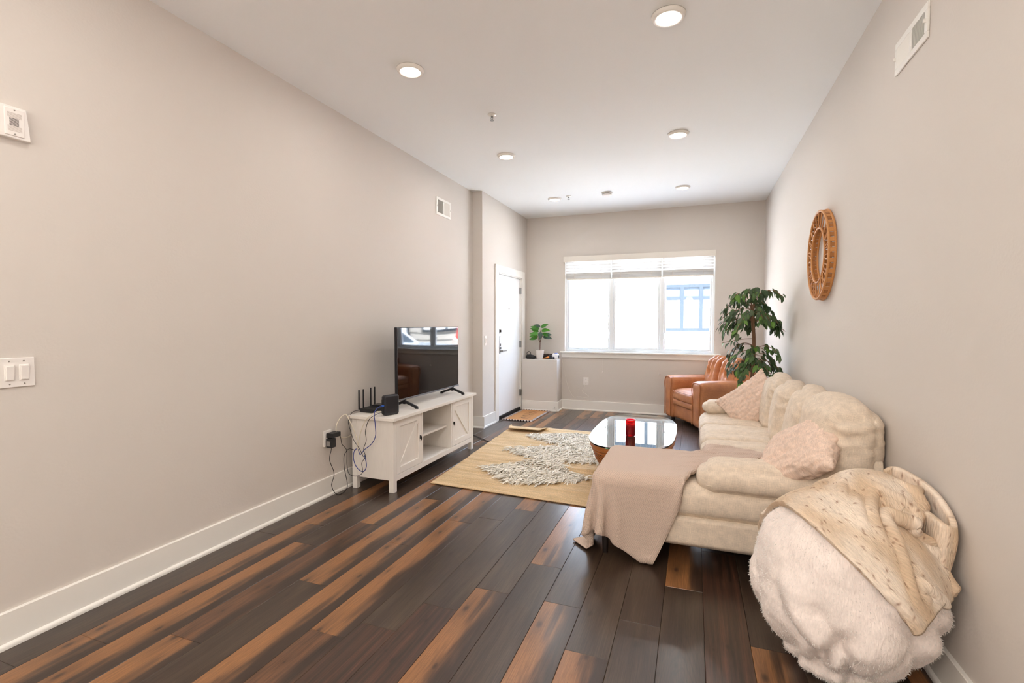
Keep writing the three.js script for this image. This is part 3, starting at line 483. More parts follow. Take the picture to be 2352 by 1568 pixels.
{
  const g = new THREE.SphereGeometry(1, 150, 110), p = g.attributes.position, uv = g.attributes.uv, v = V();
  for (let i = 0; i < p.count; i++) {
    v.fromBufferAttribute(p, i); const th = Math.atan2(v.x, v.z), y = v.y;
    // a slack sack: full shoulders, a tucked foot with a rolled hem
    let R = Math.pow(Math.max(0, 1 - y * y), 0.36);
    const low = smooth(-0.1, -0.95, y);
    R *= 1 - 0.20 * low + 0.07 * Math.exp(-Math.pow((y + 0.86) / 0.10, 2)) - 0.10 * Math.exp(-Math.pow((y + 0.70) / 0.06, 2));
    const fold = Math.sin(th * 5 + 1.2 + 2.4 * y + 1.8 * noise(th * 1.3, y * 1.6, 3)), f2 = noise(th * 2.2 + 9, y * 2.0, 5);
    R *= 1 + 0.085 * (Math.abs(fold) * 1.5 - 0.75) * smooth(0.6, -0.3, y) + 0.07 * f2;
    const crease = (t0, y0, l, d) => { const a = (th - t0 - 0.75 * (y - y0)), b = (y - y0) / l; return -d * Math.exp(-a * a / 0.010 - b * b); };
    R += crease(-0.42, -0.42, 0.34, 0.20) + crease(-0.95, -0.60, 0.18, 0.10) + crease(0.45, -0.25, 0.40, 0.07) + crease(0.0, -0.75, 0.14, 0.10);
    const yy = y * (1 + 0.04 * f2);
    p.setXYZ(i, HEAP.c[0] + v.x / Math.max(1e-6, Math.hypot(v.x, v.z)) * R * HEAP.r[0] * (Math.hypot(v.x, v.z) > 1e-6 ? 1 : 0), Math.max(0.004, HEAP.c[1] + yy * HEAP.r[1]), HEAP.c[2] + v.z / Math.max(1e-6, Math.hypot(v.x, v.z)) * R * HEAP.r[2] * (Math.hypot(v.x, v.z) > 1e-6 ? 1 : 0));
    uv.setXY(i, th * 0.3, y * 0.35);
  }
  smoothNormals(g); displace(g, q => 0.006 * fbm(q.x * 16, q.y * 16, q.z * 16, 3) * 2 + 0.0025 * noise(q.x * 90, q.y * 90, q.z * 90));
  const heap = mesh('plush_blanket', g, plush([0.955, 0.905, 0.875], 0.34, 0.003, 0.5));
  tag(heap, 'white plush blanket bundled into a round heap on the floor by the wall', 'blanket');
  // fine pile standing off the silhouette
  const hair = new THREE.ConeGeometry(0.0010, 0.007, 3, 1, true).translate(0, 0.0025, 0), n = 24000, r = rng(77), im = new THREE.InstancedMesh(hair, M({ color: 0xf6f0ea, roughness: 1 }), n), m4 = new THREE.Matrix4(), q = new THREE.Quaternion(), nn = V(), pp = V();
  const nr = g.attributes.normal; for (let k = 0; k < n; k++) { const i = Math.floor(r() * p.count); pp.fromBufferAttribute(p, i); nn.fromBufferAttribute(nr, i); pp.x += 0.006 * (r() - 0.5); pp.y += 0.006 * (r() - 0.5); pp.z += 0.006 * (r() - 0.5); nn.x += 0.9 * (r() - 0.5); nn.y += 0.9 * (r() - 0.5) - 0.25; nn.z += 0.9 * (r() - 0.5); q.setFromUnitVectors(V(0, 1, 0), nn.normalize()); m4.compose(pp, q, V(1, 0.7 + 0.7 * r(), 1)); im.setMatrixAt(k, m4); }
  im.name = 'pile'; im.userData.kind = 'stuff'; im.castShadow = false; heap.add(im);
}
// spotted fur blanket thrown across the heap
{
  const nu0 = 40, nv0 = 62, LU = 0.66, LV = 0.98;
  const curve = L => new THREE.CatmullRomCurve3(L.map(p => V(...p)), false, 'centripetal');
  // let go along two edges: one lying across the heap, one bunched against the wall
  const E = curve([[0.40, 0.665, -2.68], [0.36, 0.62, -2.40], [0.375, 0.575, -2.08], [0.49, 0.525, -1.91], [0.675, 0.495, -1.93]]), F = curve([[0.855, 0.78, -2.70], [0.858, 0.79, -2.45], [0.860, 0.72, -2.25], [0.862, 0.60, -2.12]]);
  const P0 = drape({ nu: nu0, nv: nv0, restU: v => mix(LU, 0.38, v) / (nu0 - 1), restV: LV / (nv0 - 1), steps: 120, friction: 0.9, gravity: 0.0007, thick: 0.016, bend: 0.7,
    start: (u, v) => { const q = E.getPoint(v).lerp(F.getPoint(v), u); q.y += 0.11 * Math.sin(Math.PI * u) * Math.sin(Math.PI * clamp(0.15 + v * 0.8)) + 0.030 * Math.sin(u * 11 - v * 10 + 3 * noise(u * 2, v * 3)) + 0.02 * noise(u * 5, v * 9, 2); return q; },
    solids: [sdEllipsoid(HEAP.c, [0.315, 0.360, 0.350]), sdEllipsoid([0.69, 0.58, -2.36], [0.165, 0.145, 0.21]), sdBox(0.05, 0.83, 0.42, 0.595, -3.06, -2.76, 0.07), (x, y, z) => 0.880 - x, (x, y, z) => y - 0.01] });
  const [P, nu, nv] = refine(P0, nu0, nv0);
  const g1 = sheet(P, nu, nv, 0.020, LU, LV), R = [];
  { // the collar: the far hem stands up and doubles back on itself beside the wall
    const top = curve([[0.745, 0.690, -2.27], [0.805, 0.668, -2.18], [0.842, 0.648, -2.105], [0.864, 0.648, -2.115], [0.868, 0.690, -2.20], [0.852, 0.735, -2.36], [0.800, 0.752, -2.47], [0.765, 0.735, -2.46]]), ru = 70, rv = 14;
    for (let j = 0; j < rv; j++) for (let i = 0; i < ru; i++) { const s = i / (ru - 1), t = j / (rv - 1), q = top.getPoint(s); q.y -= 0.20 * t; q.x -= 0.030 * t * t + 0.006 * noise(s * 6, t * 2); q.z += 0.010 * noise(s * 6, t * 3, 5); R.push(q); }
  }
  const g2 = sheet(R, 70, 14, 0.019, 0.55, 0.13), g = merge([g1, g2]);
  const spots = []; const sr = rng(5); for (let k = 0; k < 260; k++) spots.push([sr(), sr(), sr() * 3.14, 0.011 + 0.011 * sr()]);
  const band = (u, v) => smooth(0.02, 0.5, fbm(u * 4 + 3, v * 4, 2, 2) + 0.25);
  const map = tex(640, 640, (u, v) => {
    const k = 1 + 0.13 * fbm(u * 120, v * 40, 7, 3) + 0.10 * fbm(u * 10, v * 8, 8, 3), w = band(u, v); let c = mix3([0.835, 0.73, 0.615], [0.925, 0.86, 0.79], w).map(x => x * k), d = 0;
    for (const [a, b, t, s] of spots) { let x = u - a, y = v - b; if (Math.abs(x) > 0.03 || Math.abs(y) > 0.03) continue; const X = x * Math.cos(t) + y * Math.sin(t), Y = -x * Math.sin(t) + y * Math.cos(t); d = Math.max(d, Math.exp(-(X * X) / (s * s * 0.35) - (Y * Y) / (s * s * 0.06))); }
    return mix3(c, [0.46, 0.31, 0.23], 0.75 * d * (0.7 + 0.5 * noise(u * 90, v * 90)));
  });
  const fur = plush([0.86, 0.75, 0.63], 0.4, 0.006); fur.map = map.clone(); fur.map.repeat.set(1 / LU, 1 / LV); fur.map.needsUpdate = true;
  const o = mesh('fur_blanket', g, fur);
  tag(o, 'beige spotted faux fur blanket thrown over the white plush heap', 'blanket');
}

// ---------------------------------------------------------------- leather armchair
{
  const leather = MP({ map: scaled(tex(512, 512, (u, v) => { const a = fbm(u * 5, v * 5, 1, 4), b = fbm(u * 60, v * 60, 2, 2), k = 1 + 0.22 * a + 0.10 * b; return [0.745 * k, (0.490 + 0.03 * a) * k, 0.315 * k]; }), 0.7), bumpMap: scaled(tex(512, 512, (u, v) => clamp(0.5 + 0.5 * fbm(u * 90, v * 90, 3, 3)), false), 0.3), bumpScale: 0.0006, roughness: 0.46, clearcoat: 0.12, clearcoatRoughness: 0.4 });
  // chair axes: front towards +z, width along x
  const a = thing('leather_armchair', 'tan leather club armchair in the corner under the window', 'armchair', [0.205, 0, -6.985], -Math.PI / 2 + 0.49);
  const W = 0.98, D = 0.80, aw = 0.205;
  const worn = (k) => (v, n, q) => v.addScaledVector(n, 0.004 * noise(v.x * 12 + k, v.y * 12, v.z * 12));
  mesh('base', softBox(W - 2 * aw + 0.02, 0.20, D - 0.06, 0.02, [0, 0, 0.004], 20, worn(1)).translate(0, 0.165, -0.01), leather, a);
  mesh('front_rail', softBox(W - 2 * aw - 0.004, 0.09, 0.05, 0.018, [0, 0, 0.01], 20, worn(2)).translate(0, 0.285, D / 2 - 0.045), leather, a);
  for (const s of [-1, 1]) {
    const arm = mesh('arm', softBox(aw, 0.575, D, 0.05, [0.008, 0.006, 0.004], 30, (v, n, q) => { if (q.y > 0.35) { const k = smooth(0.35, 0.8, q.y); v.x *= 1 + 0.16 * k; } v.addScaledVector(n, 0.003 * noise(v.x * 12, v.y * 12, v.z * 12 + s)); }).translate(s * (W / 2 - aw / 2), 0.338, 0), leather, a);
    const x = s * (W / 2 - aw / 2), zf = D / 2 + 0.004, hw = aw / 2 - 0.018;
    mesh('piping', tube([[x - hw, 0.08, zf], [x - hw, 0.44, zf], [x - hw - 0.014, 0.52, zf], [x - hw + 0.012, 0.600, zf - 0.004], [x, 0.612, zf - 0.006], [x + hw - 0.012, 0.600, zf - 0.004], [x + hw + 0.014, 0.52, zf], [x + hw, 0.44, zf], [x + hw, 0.08, zf]], 0.0065, 70, 8), leather, arm);
  }
  const seat = mesh('seat_cushion', softBox(W - 2 * aw - 0.012, 0.15, 0.60, 0.05, [0.0, 0.035, 0.016], 30, worn(3)).translate(0, 0.375, 0.085), leather, a);
  const sw = (W - 2 * aw) / 2 - 0.012; mesh('piping', tube([[-sw, 0.435, 0.36], [-sw + 0.03, 0.437, 0.392], [0, 0.440, 0.402], [sw - 0.03, 0.437, 0.392], [sw, 0.435, 0.36]], 0.005, 40, 6), leather, seat);
  mesh('back_frame', softBox(W - 0.10, 0.66, 0.15, 0.05, [0, 0.01, 0], 24, worn(4)).translate(0, 0.43, -D / 2 + 0.075), leather, a);
  // two tufted lobes with gathers running down from the top
  for (const s of [-1, 1]) {
    const m = mesh('back_lobe', softBox(0.345, 0.50, 0.22, 0.085, [0.012, 0.02, 0.035], 44, (v, n, q) => { const tuft = Math.exp(-((v.x - 0.02 * s) ** 2 + (v.y - 0.02) ** 2) / 0.0016); v.addScaledVector(n, 0.014 * Math.sin(v.x * 70 + 3 * noise(v.y * 5, s * 4)) * smooth(-0.7, 0.5, q.y) * (q.z > -0.3 ? 1 : 0) + 0.006 * noise(v.x * 20, v.y * 20, v.z * 20)); if (q.z > 0) v.z -= 0.045 * tuft; }), leather, a);
    m.position.set(s * 0.172, 0.635, -0.225); m.rotation.x = -0.22;
  }
  for (const [x, z] of [[-1, 1], [1, 1], [-1, -1], [1, -1]]) mesh('foot', cyl(0.026, 0.022, 0.065, 14).translate(x * (W / 2 - 0.09), 0.0325, z * (D / 2 - 0.09)), woodDark, a);
}

// ---------------------------------------------------------------- rattan coffee table with a glass top
const TABLE_H = 0.425;
{
  const t = thing('rattan_coffee_table', 'woven rattan coffee table with a rounded glass top', 'table', [-0.472, 0, -4.36]);
  const rattan = M({ map: scaled(tex(128, 128, (u, v) => { const k = 1 + 0.25 * fbm(u * 30, v * 6, 5, 3); return [0.68 * k, 0.40 * k, 0.18 * k]; }), 0.1), roughness: 0.42 });
  const rattanDark = M({ color: 0x5a3116, roughness: 0.8 });
  const outline = (hx, hz, n, e = 3.1) => { const P = []; for (let k = 0; k < n; k++) { const th = k / n * 2 * Math.PI, c = Math.cos(th), s = Math.sin(th); P.push([Math.sign(c) * Math.pow(Math.abs(c), 2 / e) * hx, Math.sign(s) * Math.pow(Math.abs(s), 2 / e) * hz]); } return P; };
  const gs = new THREE.Shape(outline(0.343, 0.715, 96).map(p => new THREE.Vector2(p[0], p[1])));
  const top = mesh('glass_top', new THREE.ExtrudeGeometry(gs, { depth: 0.008, bevelEnabled: true, bevelSize: 0.002, bevelThickness: 0.002, bevelSegments: 2, curveSegments: 4 }).rotateX(-Math.PI / 2).translate(0, TABLE_H - 0.010, 0), MP({ color: 0xf4fbf8, transmission: 1, thickness: 0.01, roughness: 0.0, ior: 1.52, attenuationColor: new THREE.Color(0.62, 0.85, 0.78), attenuationDistance: 0.25 }), t);
  top.userData.label = 'clear glass top with a polished edge';
  const ringAt = (hx, hz, y, r, e) => tube(outline(hx, hz, 48, e).map(p => [p[0], y, p[1]]), r, 96, 10, true);
  mesh('rim', merge([ringAt(0.315, 0.660, TABLE_H - 0.042, 0.028), ringAt(0.318, 0.664, TABLE_H - 0.078, 0.010)]), rattan, t);
  // weave: horizontal withies over uprights, tapering to the foot
  const ups = [], N = 56, at = (k, y) => { const f = smooth(0, 1, y / (TABLE_H - 0.08)), p = outline(0.185 + 0.125 * f, 0.42 + 0.235 * f, N)[k % N]; return [p[0], y, p[1]]; };
  const inner = []; { const rows = 12, P = [], nn = 56; for (let j = 0; j < rows; j++) for (let i = 0; i <= nn; i++) { const q = at(i % nn, 0.01 + (TABLE_H - 0.09) * j / (rows - 1)); P.push(V(q[0] * 0.985, q[1], q[2] * 0.992)); } mesh('lining', sheet(P, nn + 1, rows, 0.004, 2, 0.4), rattanDark, t); }
  for (let k = 0; k < N; k++) ups.push(tube([at(k, 0.012), at(k, 0.13), at(k, 0.25), at(k, TABLE_H - 0.075)], 0.005, 10, 6));
  mesh('uprights', merge(ups), rattan, t).userData.kind = 'stuff';
  const rows = 30; for (let j = 0; j < rows; j++) {
    const y = 0.016 + (TABLE_H - 0.105) * j / (rows - 1), P = []; for (let k = 0; k < N * 2; k++) { const a = at(Math.floor(k / 2), y), b = at(Math.floor((k + 1) / 2), y), w = ((k % 4 < 2) === (j % 2 === 0)) ? 1.012 : 0.998; P.push([(a[0] + b[0]) / 2 * w, y, (a[2] + b[2]) / 2 * w]); }
    mesh('withy', tube(P, 0.0042, 150, 5, true), rattan, t);
  }
  mesh('foot_ring', ringAt(0.190, 0.425, 0.016, 0.014), rattan, t);
}
{
  const c = thing('candle_jar', 'red glass candle jar standing on the glass table top', 'candle', [-0.482, TABLE_H, -4.10]);
  mesh('jar', lathe([[0.0, 0.001], [0.036, 0.001], [0.040, 0.006], [0.041, 0.12], [0.041, 0.135], [0.037, 0.135], [0.036, 0.02], [0, 0.018]], 40), MP({ color: 0xe8183f, transmission: 0.88, thickness: 0.004, roughness: 0.04, ior: 1.48, attenuationColor: new THREE.Color(0.85, 0.01, 0.06), attenuationDistance: 0.010 }), c);
  const w = mesh('wax', lathe([[0, 0.019], [0.035, 0.019], [0.0355, 0.085], [0.030, 0.083], [0, 0.080]], 32), M({ color: 0xd21a38, roughness: 0.5 }), c); w.userData.label = 'dark red wax';
  mesh('wick', cyl(0.0012, 0.0012, 0.012, 6).translate(0, 0.086, 0), M({ color: 0x2a211c, roughness: 0.9 }), c);
  const rim = mesh('rim', new THREE.TorusGeometry(0.039, 0.0022, 8, 40).rotateX(Math.PI / 2).translate(0, 0.1355, 0), MP({ color: 0xf6e8ea, roughness: 0.2 }), c);  // near-white lip colour stands in for the reflection on the glass rim
}

// ---------------------------------------------------------------- jute rug with shaggy diamonds
{
  const W = 1.56, L = 2.45, O = [-2.068, -3.575], du = [0.9990, 0.045], dv = [-0.062, -0.998];       // near left corner, across, away
  const at = (a, b) => [O[0] + du[0] * a + dv[0] * b, O[1] + du[1] * a + dv[1] * b];
  const nu = 130, nv = 200, P = [];
  const ridge = (a, b) => { const c = 0.83 + 0.045 * Math.sin(a * 4.2) + 0.02 * noise(a * 5, 2), w = 0.045 + 0.02 * noise(a * 3, 8); return 0.032 * smooth(0.15, 0.75, a) * Math.exp(-Math.pow((b - c) / w, 2)); };
  const height = (a, b) => 0.007 + ridge(a, b) + 0.008 * smooth(0.6, 1.4, a) * Math.max(0, noise(a * 3, b * 6, 4)) + 0.002 * noise(a * 4, b * 4, 1);
  for (let j = 0; j < nv; j++) for (let i = 0; i < nu; i++) {
    const a = W * i / (nu - 1), b = L * j / (nv - 1); let [x, z] = at(a, b), y = height(a, b);
    x += 0.010 * noise(b * 5, 3) * (i < 3 ? 1 : 0.5) * smooth(0, 1, b);
    const end = 2.28 + 0.04 * a, turned = smooth(0.56, 0.44, a) * smooth(-0.02, 0.05, a); // the far left hem curls back over itself
    if (b > end - 0.05 && turned > 0.02) { const s = b - (end - 0.05), r = 0.017, th = Math.min(s / r, Math.PI * 0.98), rest = Math.max(0, s - r * Math.PI * 0.98); const q = at(a, end - 0.05 + r * Math.sin(th) - rest), yy = 0.008 + r * (1 - Math.cos(th)) + rest * 0.05; const k = turned; x = mix(x, q[0], k); z = mix(z, q[1], k); y = mix(y, yy, k); if (k < 1) y += 0.02 * k * (1 - k) * 4; }
    P.push(V(x, y, z));
  }
  const rows = 48;
  const map = tex(640, 768, (u, v) => { const braid = Math.abs(((v * rows * 2) % 1) - 0.5) * 2, sl = fbm(u * 10, v * 120, 2, 3), bandv = fbm(u * 2.2, v * 26, 5, 3), k = 1 + 0.13 * sl + 0.10 * noise(u * 160, v * 220, 3) - 0.04 * braid; return mix3([0.89, 0.78, 0.62], [0.80, 0.665, 0.48], clamp(0.35 + 1.5 * bandv)).map(x => x * k); });
  const bump = tex(512, 512, (u, v) => { const b = Math.abs(Math.sin(v * Math.PI * rows * 2)), c = Math.abs(Math.sin((u * 60 + Math.floor(v * rows * 2) * 0.5) * Math.PI)); return 0.2 + 0.4 * b + 0.3 * c * b + 0.1 * noise(u * 90, v * 90); }, false);
  const jm = M({ map: map, roughness: 0.95, bumpMap: bump, bumpScale: 0.003 }); jm.map.repeat.set(1 / W, 1 / L); jm.bumpMap.repeat.set(1 / W, 1 / L);
  const rug = mesh('jute_rug', (() => { const g = sheet(P, nu, nv, 0.007, W, L); return g; })(), jm);
  tag(rug, 'natural jute rug with cream shag diamonds between sofa and television stand', 'rug');
  // shag: tufts lying towards the viewer, inside three diamonds (world x, z)
  const dia = [[[-1.83, -4.135], [-1.44, -3.80], [-1.19, -3.84], [-0.80, -4.09], [-1.09, -4.32], [-1.28, -4.52], [-1.46, -4.40]], [[-1.87, -4.85], [-1.60, -4.63], [-1.32, -4.52], [-0.80, -4.62], [-0.62, -4.85], [-0.90, -5.10], [-1.34, -5.12]], [[-1.84, -5.49], [-1.52, -5.27], [-1.15, -5.08], [-0.80, -5.28], [-0.86, -5.62], [-1.19, -5.76], [-1.53, -5.69]]];
  const inside = (p, q) => { let c = false; for (let i = 0, j = q.length - 1; i < q.length; j = i++) if ((q[i][1] > p[1]) !== (q[j][1] > p[1]) && p[0] < (q[j][0] - q[i][0]) * (p[1] - q[i][1]) / (q[j][1] - q[i][1]) + q[i][0]) c = !c; return c; };
  const r = rng(33), tuft = (() => { const P2 = [], n = 5, w = [0.0034, 0.0040, 0.0034, 0.0024, 0.0006]; const list = []; for (let k = 0; k < n; k++) { const s = k / (n - 1); list.push(V(0, 0.022 * Math.sin(s * 2.6) + 0.001, 0.052 * s * s + 0.006 * s)); } for (let k = 0; k < n; k++) for (const e of [-1, 0, 1]) P2.push(V(list[k].x + e * w[k], list[k].y - Math.abs(e) * 0.0016, list[k].z)); return sheet(P2, 3, n, 0.0022, 0.01, 0.05); })();
  const spots = [], det = du[0] * dv[1] - du[1] * dv[0];
  for (const d of dia) { const xs = d.map(p => p[0]), zs = d.map(p => p[1]); const area = (Math.max(...xs) - Math.min(...xs)) * (Math.max(...zs) - Math.min(...zs)); for (let k = 0; k < area * 4200; k++) { const p = [mix(Math.min(...xs), Math.max(...xs), r()), mix(Math.min(...zs), Math.max(...zs), r())]; if (inside([p[0] + 0.02 * (r() - 0.5), p[1] + 0.02 * (r() - 0.5)], d)) spots.push(p); } }
  const tm = M({ color: 0xffffff, roughness: 1 }), im = new THREE.InstancedMesh(tuft, tm, spots.length), m4 = new THREE.Matrix4(), q = new THREE.Quaternion(), col = new THREE.Color();
  spots.forEach(([x, z], k) => { const a = ((x - O[0]) * dv[1] - (z - O[1]) * dv[0]) / det, b = (du[0] * (z - O[1]) - du[1] * (x - O[0])) / det; q.setFromEuler(new THREE.Euler(0.5 * (r() - 0.5), (r() < 0.75 ? 0 : Math.PI) + 2.0 * (r() - 0.5) - 0.7, 0.7 * (r() - 0.5))); const s = 0.9 + 0.9 * r(); m4.compose(V(x, height(clamp(a, 0, W), clamp(b, 0, L)) + 0.002, z), q, V(s * 1.25, 0.45 + 0.65 * r(), s)); im.setMatrixAt(k, m4); const t = 0.8 + 0.2 * r(); im.setColorAt(k, col.setRGB(0.97 * t, 0.90 * t, 0.775 * t)); });
  im.name = 'shag'; im.userData.kind = 'stuff'; im.castShadow = im.receiveShadow = true; rug.add(im);
}

// ---------------------------------------------------------------- doormat
{
  const q = [[-2.50, -6.322], [-2.07, -6.322], [-2.052, -7.165], [-2.488, -7.172]], W = 0.44, L = 0.85;
  const cx = q.reduce((s, p) => s + p[0], 0) / 4, cz = q.reduce((s, p) => s + p[1], 0) / 4;
  const mat = thing('doormat', 'small coir doormat with striped binding in front of the entrance door', 'doormat', [cx, 0, cz], -0.02);
  const cv = document.createElement('canvas'); cv.width = 512; cv.height = 1024; const g = cv.getContext('2d'); g.fillStyle = '#c08a58'; g.fillRect(0, 0, 512, 1024);
  const r = rng(8); for (let k = 0; k < 9000; k++) { g.fillStyle = `rgba(${150 + 70 * r() | 0},${100 + 55 * r() | 0},${60 + 40 * r() | 0},0.5)`; g.fillRect(512 * r(), 1024 * r(), 2 + 5 * r(), 2); }
  // dark scrollwork strokes down the middle
  g.strokeStyle = 'rgba(70,52,38,0.75)'; g.lineCap = 'round';
  for (let k = 0; k < 9; k++) { const y = 150 + k * 88; g.lineWidth = 12 + 8 * r(); g.beginPath(); g.moveTo(150 + 60 * r(), y); g.bezierCurveTo(220 + 90 * r(), y - 60, 290 + 60 * r(), y + 70, 350 + 60 * r(), y + 20 * r()); g.stroke(); if (k % 2) { g.beginPath(); g.arc(230 + 80 * r(), y + 30, 26, 0.4, 4.2); g.stroke(); } }
  const ct = new THREE.CanvasTexture(cv); ct.colorSpace = THREE.SRGBColorSpace;
  const top = new THREE.PlaneGeometry(W - 0.05, L - 0.05).rotateX(-Math.PI / 2).translate(0, 0.0125, 0);
  const coirBump = scaled(tex(256, 256, (u, v) => 0.5 + 0.5 * noise(u * 100, v * 100), false), 0.12);
  mesh('coir_field', merge([top]), M({ map: ct, roughness: 1 }), mat);
  mesh('backing', box(W - 0.02, 0.011, L - 0.02, 0, 0.0058, 0), M({ color: 0x2b2321, roughness: 0.9, bumpMap: coirBump, bumpScale: 0.002 }), mat);
  const light = M({ color: 0xd9cbc4, roughness: 1 }), dark = M({ color: 0x3a2c2c, roughness: 1 }), st = rbox(0.040, 0.013, 0.0155, 0.004);
  const edge = (n, place) => { for (let k = 0; k < n; k++) { const m = mesh('stripe', st, k % 2 ? light : dark, mat); place(m, k); m.position.y = 0.0088; } };
  const nl = 40, ns = 20;
  for (const s of [-1, 1]) { edge(nl, (m, k) => { m.position.x = s * (W / 2 - 0.015); m.position.z = -L / 2 + 0.02 + (L - 0.04) * k / (nl - 1); m.rotation.y = 0.4; m.scale.z = 1.25; }); edge(ns, (m, k) => { m.position.z = s * (L / 2 - 0.015); m.position.x = -W / 2 + 0.02 + (W - 0.04) * k / (ns - 1); m.rotation.y = Math.PI / 2 + 0.4; m.scale.z = 1.25; }); }
}

// ---------------------------------------------------------------- white farmhouse television stand
const ST = { x0: -2.620, x1: -2.222, z0: -3.265, z1: -4.755, h: 0.605 };
{
  const white = M({ map: scaled(tex(128, 256, (u, v) => { const k = 1 + 0.03 * fbm(u * 40, v * 4, 3, 3); return [0.93 * k, 0.905 * k, 0.875 * k]; }), 0.5), roughness: 0.5 });
  const iron = M({ color: 0x1b1a1a, roughness: 0.5, metalness: 0.5 });
  const s = thing('television_stand', 'white farmhouse television stand with two braced doors and open shelves', 'tv stand');
  const { x0, x1, z0, z1, h } = ST, yb = 0.098, t = 0.022, lw = 0.045;
  mesh('top', span(x0 - 0.015, x1 + 0.028, h - 0.026, h, z0 + 0.03, z1 - 0.03, 0.003), white, s);
  for (const z of [z0 - lw / 2, z1 + lw / 2]) for (const x of [x0 + lw / 2, x1 - lw / 2]) mesh('leg', span(x - lw / 2, x + lw / 2, 0, h - 0.0262, z - lw / 2, z + lw / 2, 0.002), white, s);
  for (const z of [z0 - 0.012, z1 + 0.012]) mesh('side_panel', span(x0 + lw, x1 - lw, yb, h - 0.0262, z - 0.008, z + 0.008), white, s);
  mesh('back_panel', span(x0 + 0.004, x0 + 0.010, yb, h - 0.03, z0 - lw, z1 + lw), white, s);
  mesh('bottom_panel', span(x0 + 0.012, x1 - 0.020, yb + 0.01, yb + 0.03, z0 - lw, z1 + lw), white, s);
  mesh('apron', span(x1 - 0.020, x1 - 0.001, yb - 0.012, yb + 0.034, z0 - lw, z1 + lw, 0.002), white, s);
  const d1 = -3.700, d2 = -4.275;
  for (const z of [d1 - 0.012, d2 + 0.012]) mesh('divider', span(x0 + 0.012, x1 - 0.002, yb + 0.031, h - 0.027, z - 0.010, z + 0.010), white, s);
  mesh('shelf', span(x0 + 0.012, x1 - 0.05, 0.335, 0.353, d1 - 0.024, d2 + 0.024, 0.002), white, s);
  // doors: frame, recessed panel and one diagonal brace
  const door = (za, zb, flip) => {
    const y0 = yb + 0.038, y1 = h - 0.034, xf = x1 - 0.001, fw = 0.052, cut = (p, q, r2, u) => span(xf - 0.018, xf, p, q, r2, u, 0.002);
    const d = mesh('door', merge([cut(y0, y1, za, za - fw), cut(y0, y1, zb + fw, zb), cut(y0, y0 + fw, za - fw, zb + fw), cut(y1 - fw, y1, za - fw, zb + fw)]), white, s);
    mesh('panel', span(xf - 0.017, xf - 0.010, y0 + fw - 0.002, y1 - fw + 0.002, za - fw + 0.002, zb + fw - 0.002), white, d);
    const a = [xf - 0.006, flip ? y1 - fw : y0 + fw, za - fw], b = [xf - 0.006, flip ? y0 + fw : y1 - fw, zb + fw];
    mesh('brace', bar(a, b, 0.008, 0.030), white, d);
    const kz = flip ? za - 0.026 : zb + 0.026, ky = 0.365;
    const k = mesh('handle', merge([rbox(0.006, 0.030, 0.012, 0.002, xf + 0.003, ky, kz), new THREE.SphereGeometry(0.006, 10, 8).translate(xf + 0.009, ky + 0.006, kz), new THREE.TorusGeometry(0.014, 0.0028, 8, 24).rotateY(0.35 + Math.PI / 2).translate(xf + 0.012, ky - 0.012, kz)]), iron, d); k.userData.label = 'black iron ring pull';
  };
  door(z0 - lw - 0.002, d1 + 0.002, false); door(d2 - 0.002, z1 + lw + 0.002, true);
}
// ---------------------------------------------------------------- television
{
  const t = thing('television', 'large black flat screen television on the white stand', 'television', [-2.385, ST.h, -4.148]);
  const w = 1.165, hh = 0.638, y0 = 0.076;
  const bezel = M({ color: 0x1c1c20, roughness: 0.35, metalness: 0.3 });
  mesh('housing', merge([rbox(0.026, hh, w, 0.004, -0.010, y0 + hh / 2, 0), rbox(0.036, hh * 0.52, w * 0.7, 0.02, -0.035, y0 + hh * 0.33, 0)]), bezel, t);
  const scr = mesh('screen', (() => { const g = new THREE.PlaneGeometry(w - 0.016, hh - 0.022, 40, 24).rotateY(Math.PI / 2), p = g.attributes.position; for (let i = 0; i < p.count; i++) p.setX(i, 0.0034 + 0.0015 * Math.cos(p.getZ(i) / w * 3) * Math.cos(p.getY(i) / hh * 3)); g.computeVertexNormals(); return g.translate(0, y0 + hh / 2 + 0.004, 0); })(), MP({ color: 0x08080b, roughness: 0.035, specularIntensity: 1, ior: 1.6 }), t); scr.userData.label = 'glossy dark screen, switched off';
  mesh('chin', rbox(0.008, 0.012, w - 0.004, 0.002, 0.004, y0 + 0.006, 0), M({ color: 0x77777c, roughness: 0.35, metalness: 0.6 }), t);
  for (const z of [0.462, -0.448]) mesh('foot', merge([bar([0.0, 0.060, z], [0.130, 0.011, z], 0.020, 0.022), bar([0.0, 0.060, z], [-0.140, 0.011, z], 0.020, 0.022), rbox(0.03, 0.05, 0.022, 0.004, -0.005, 0.062, z), rbox(0.03, 0.012, 0.022, 0.004, 0.122, 0.006, z), rbox(0.03, 0.012, 0.022, 0.004, -0.132, 0.006, z)]), blackPlastic, t);
}
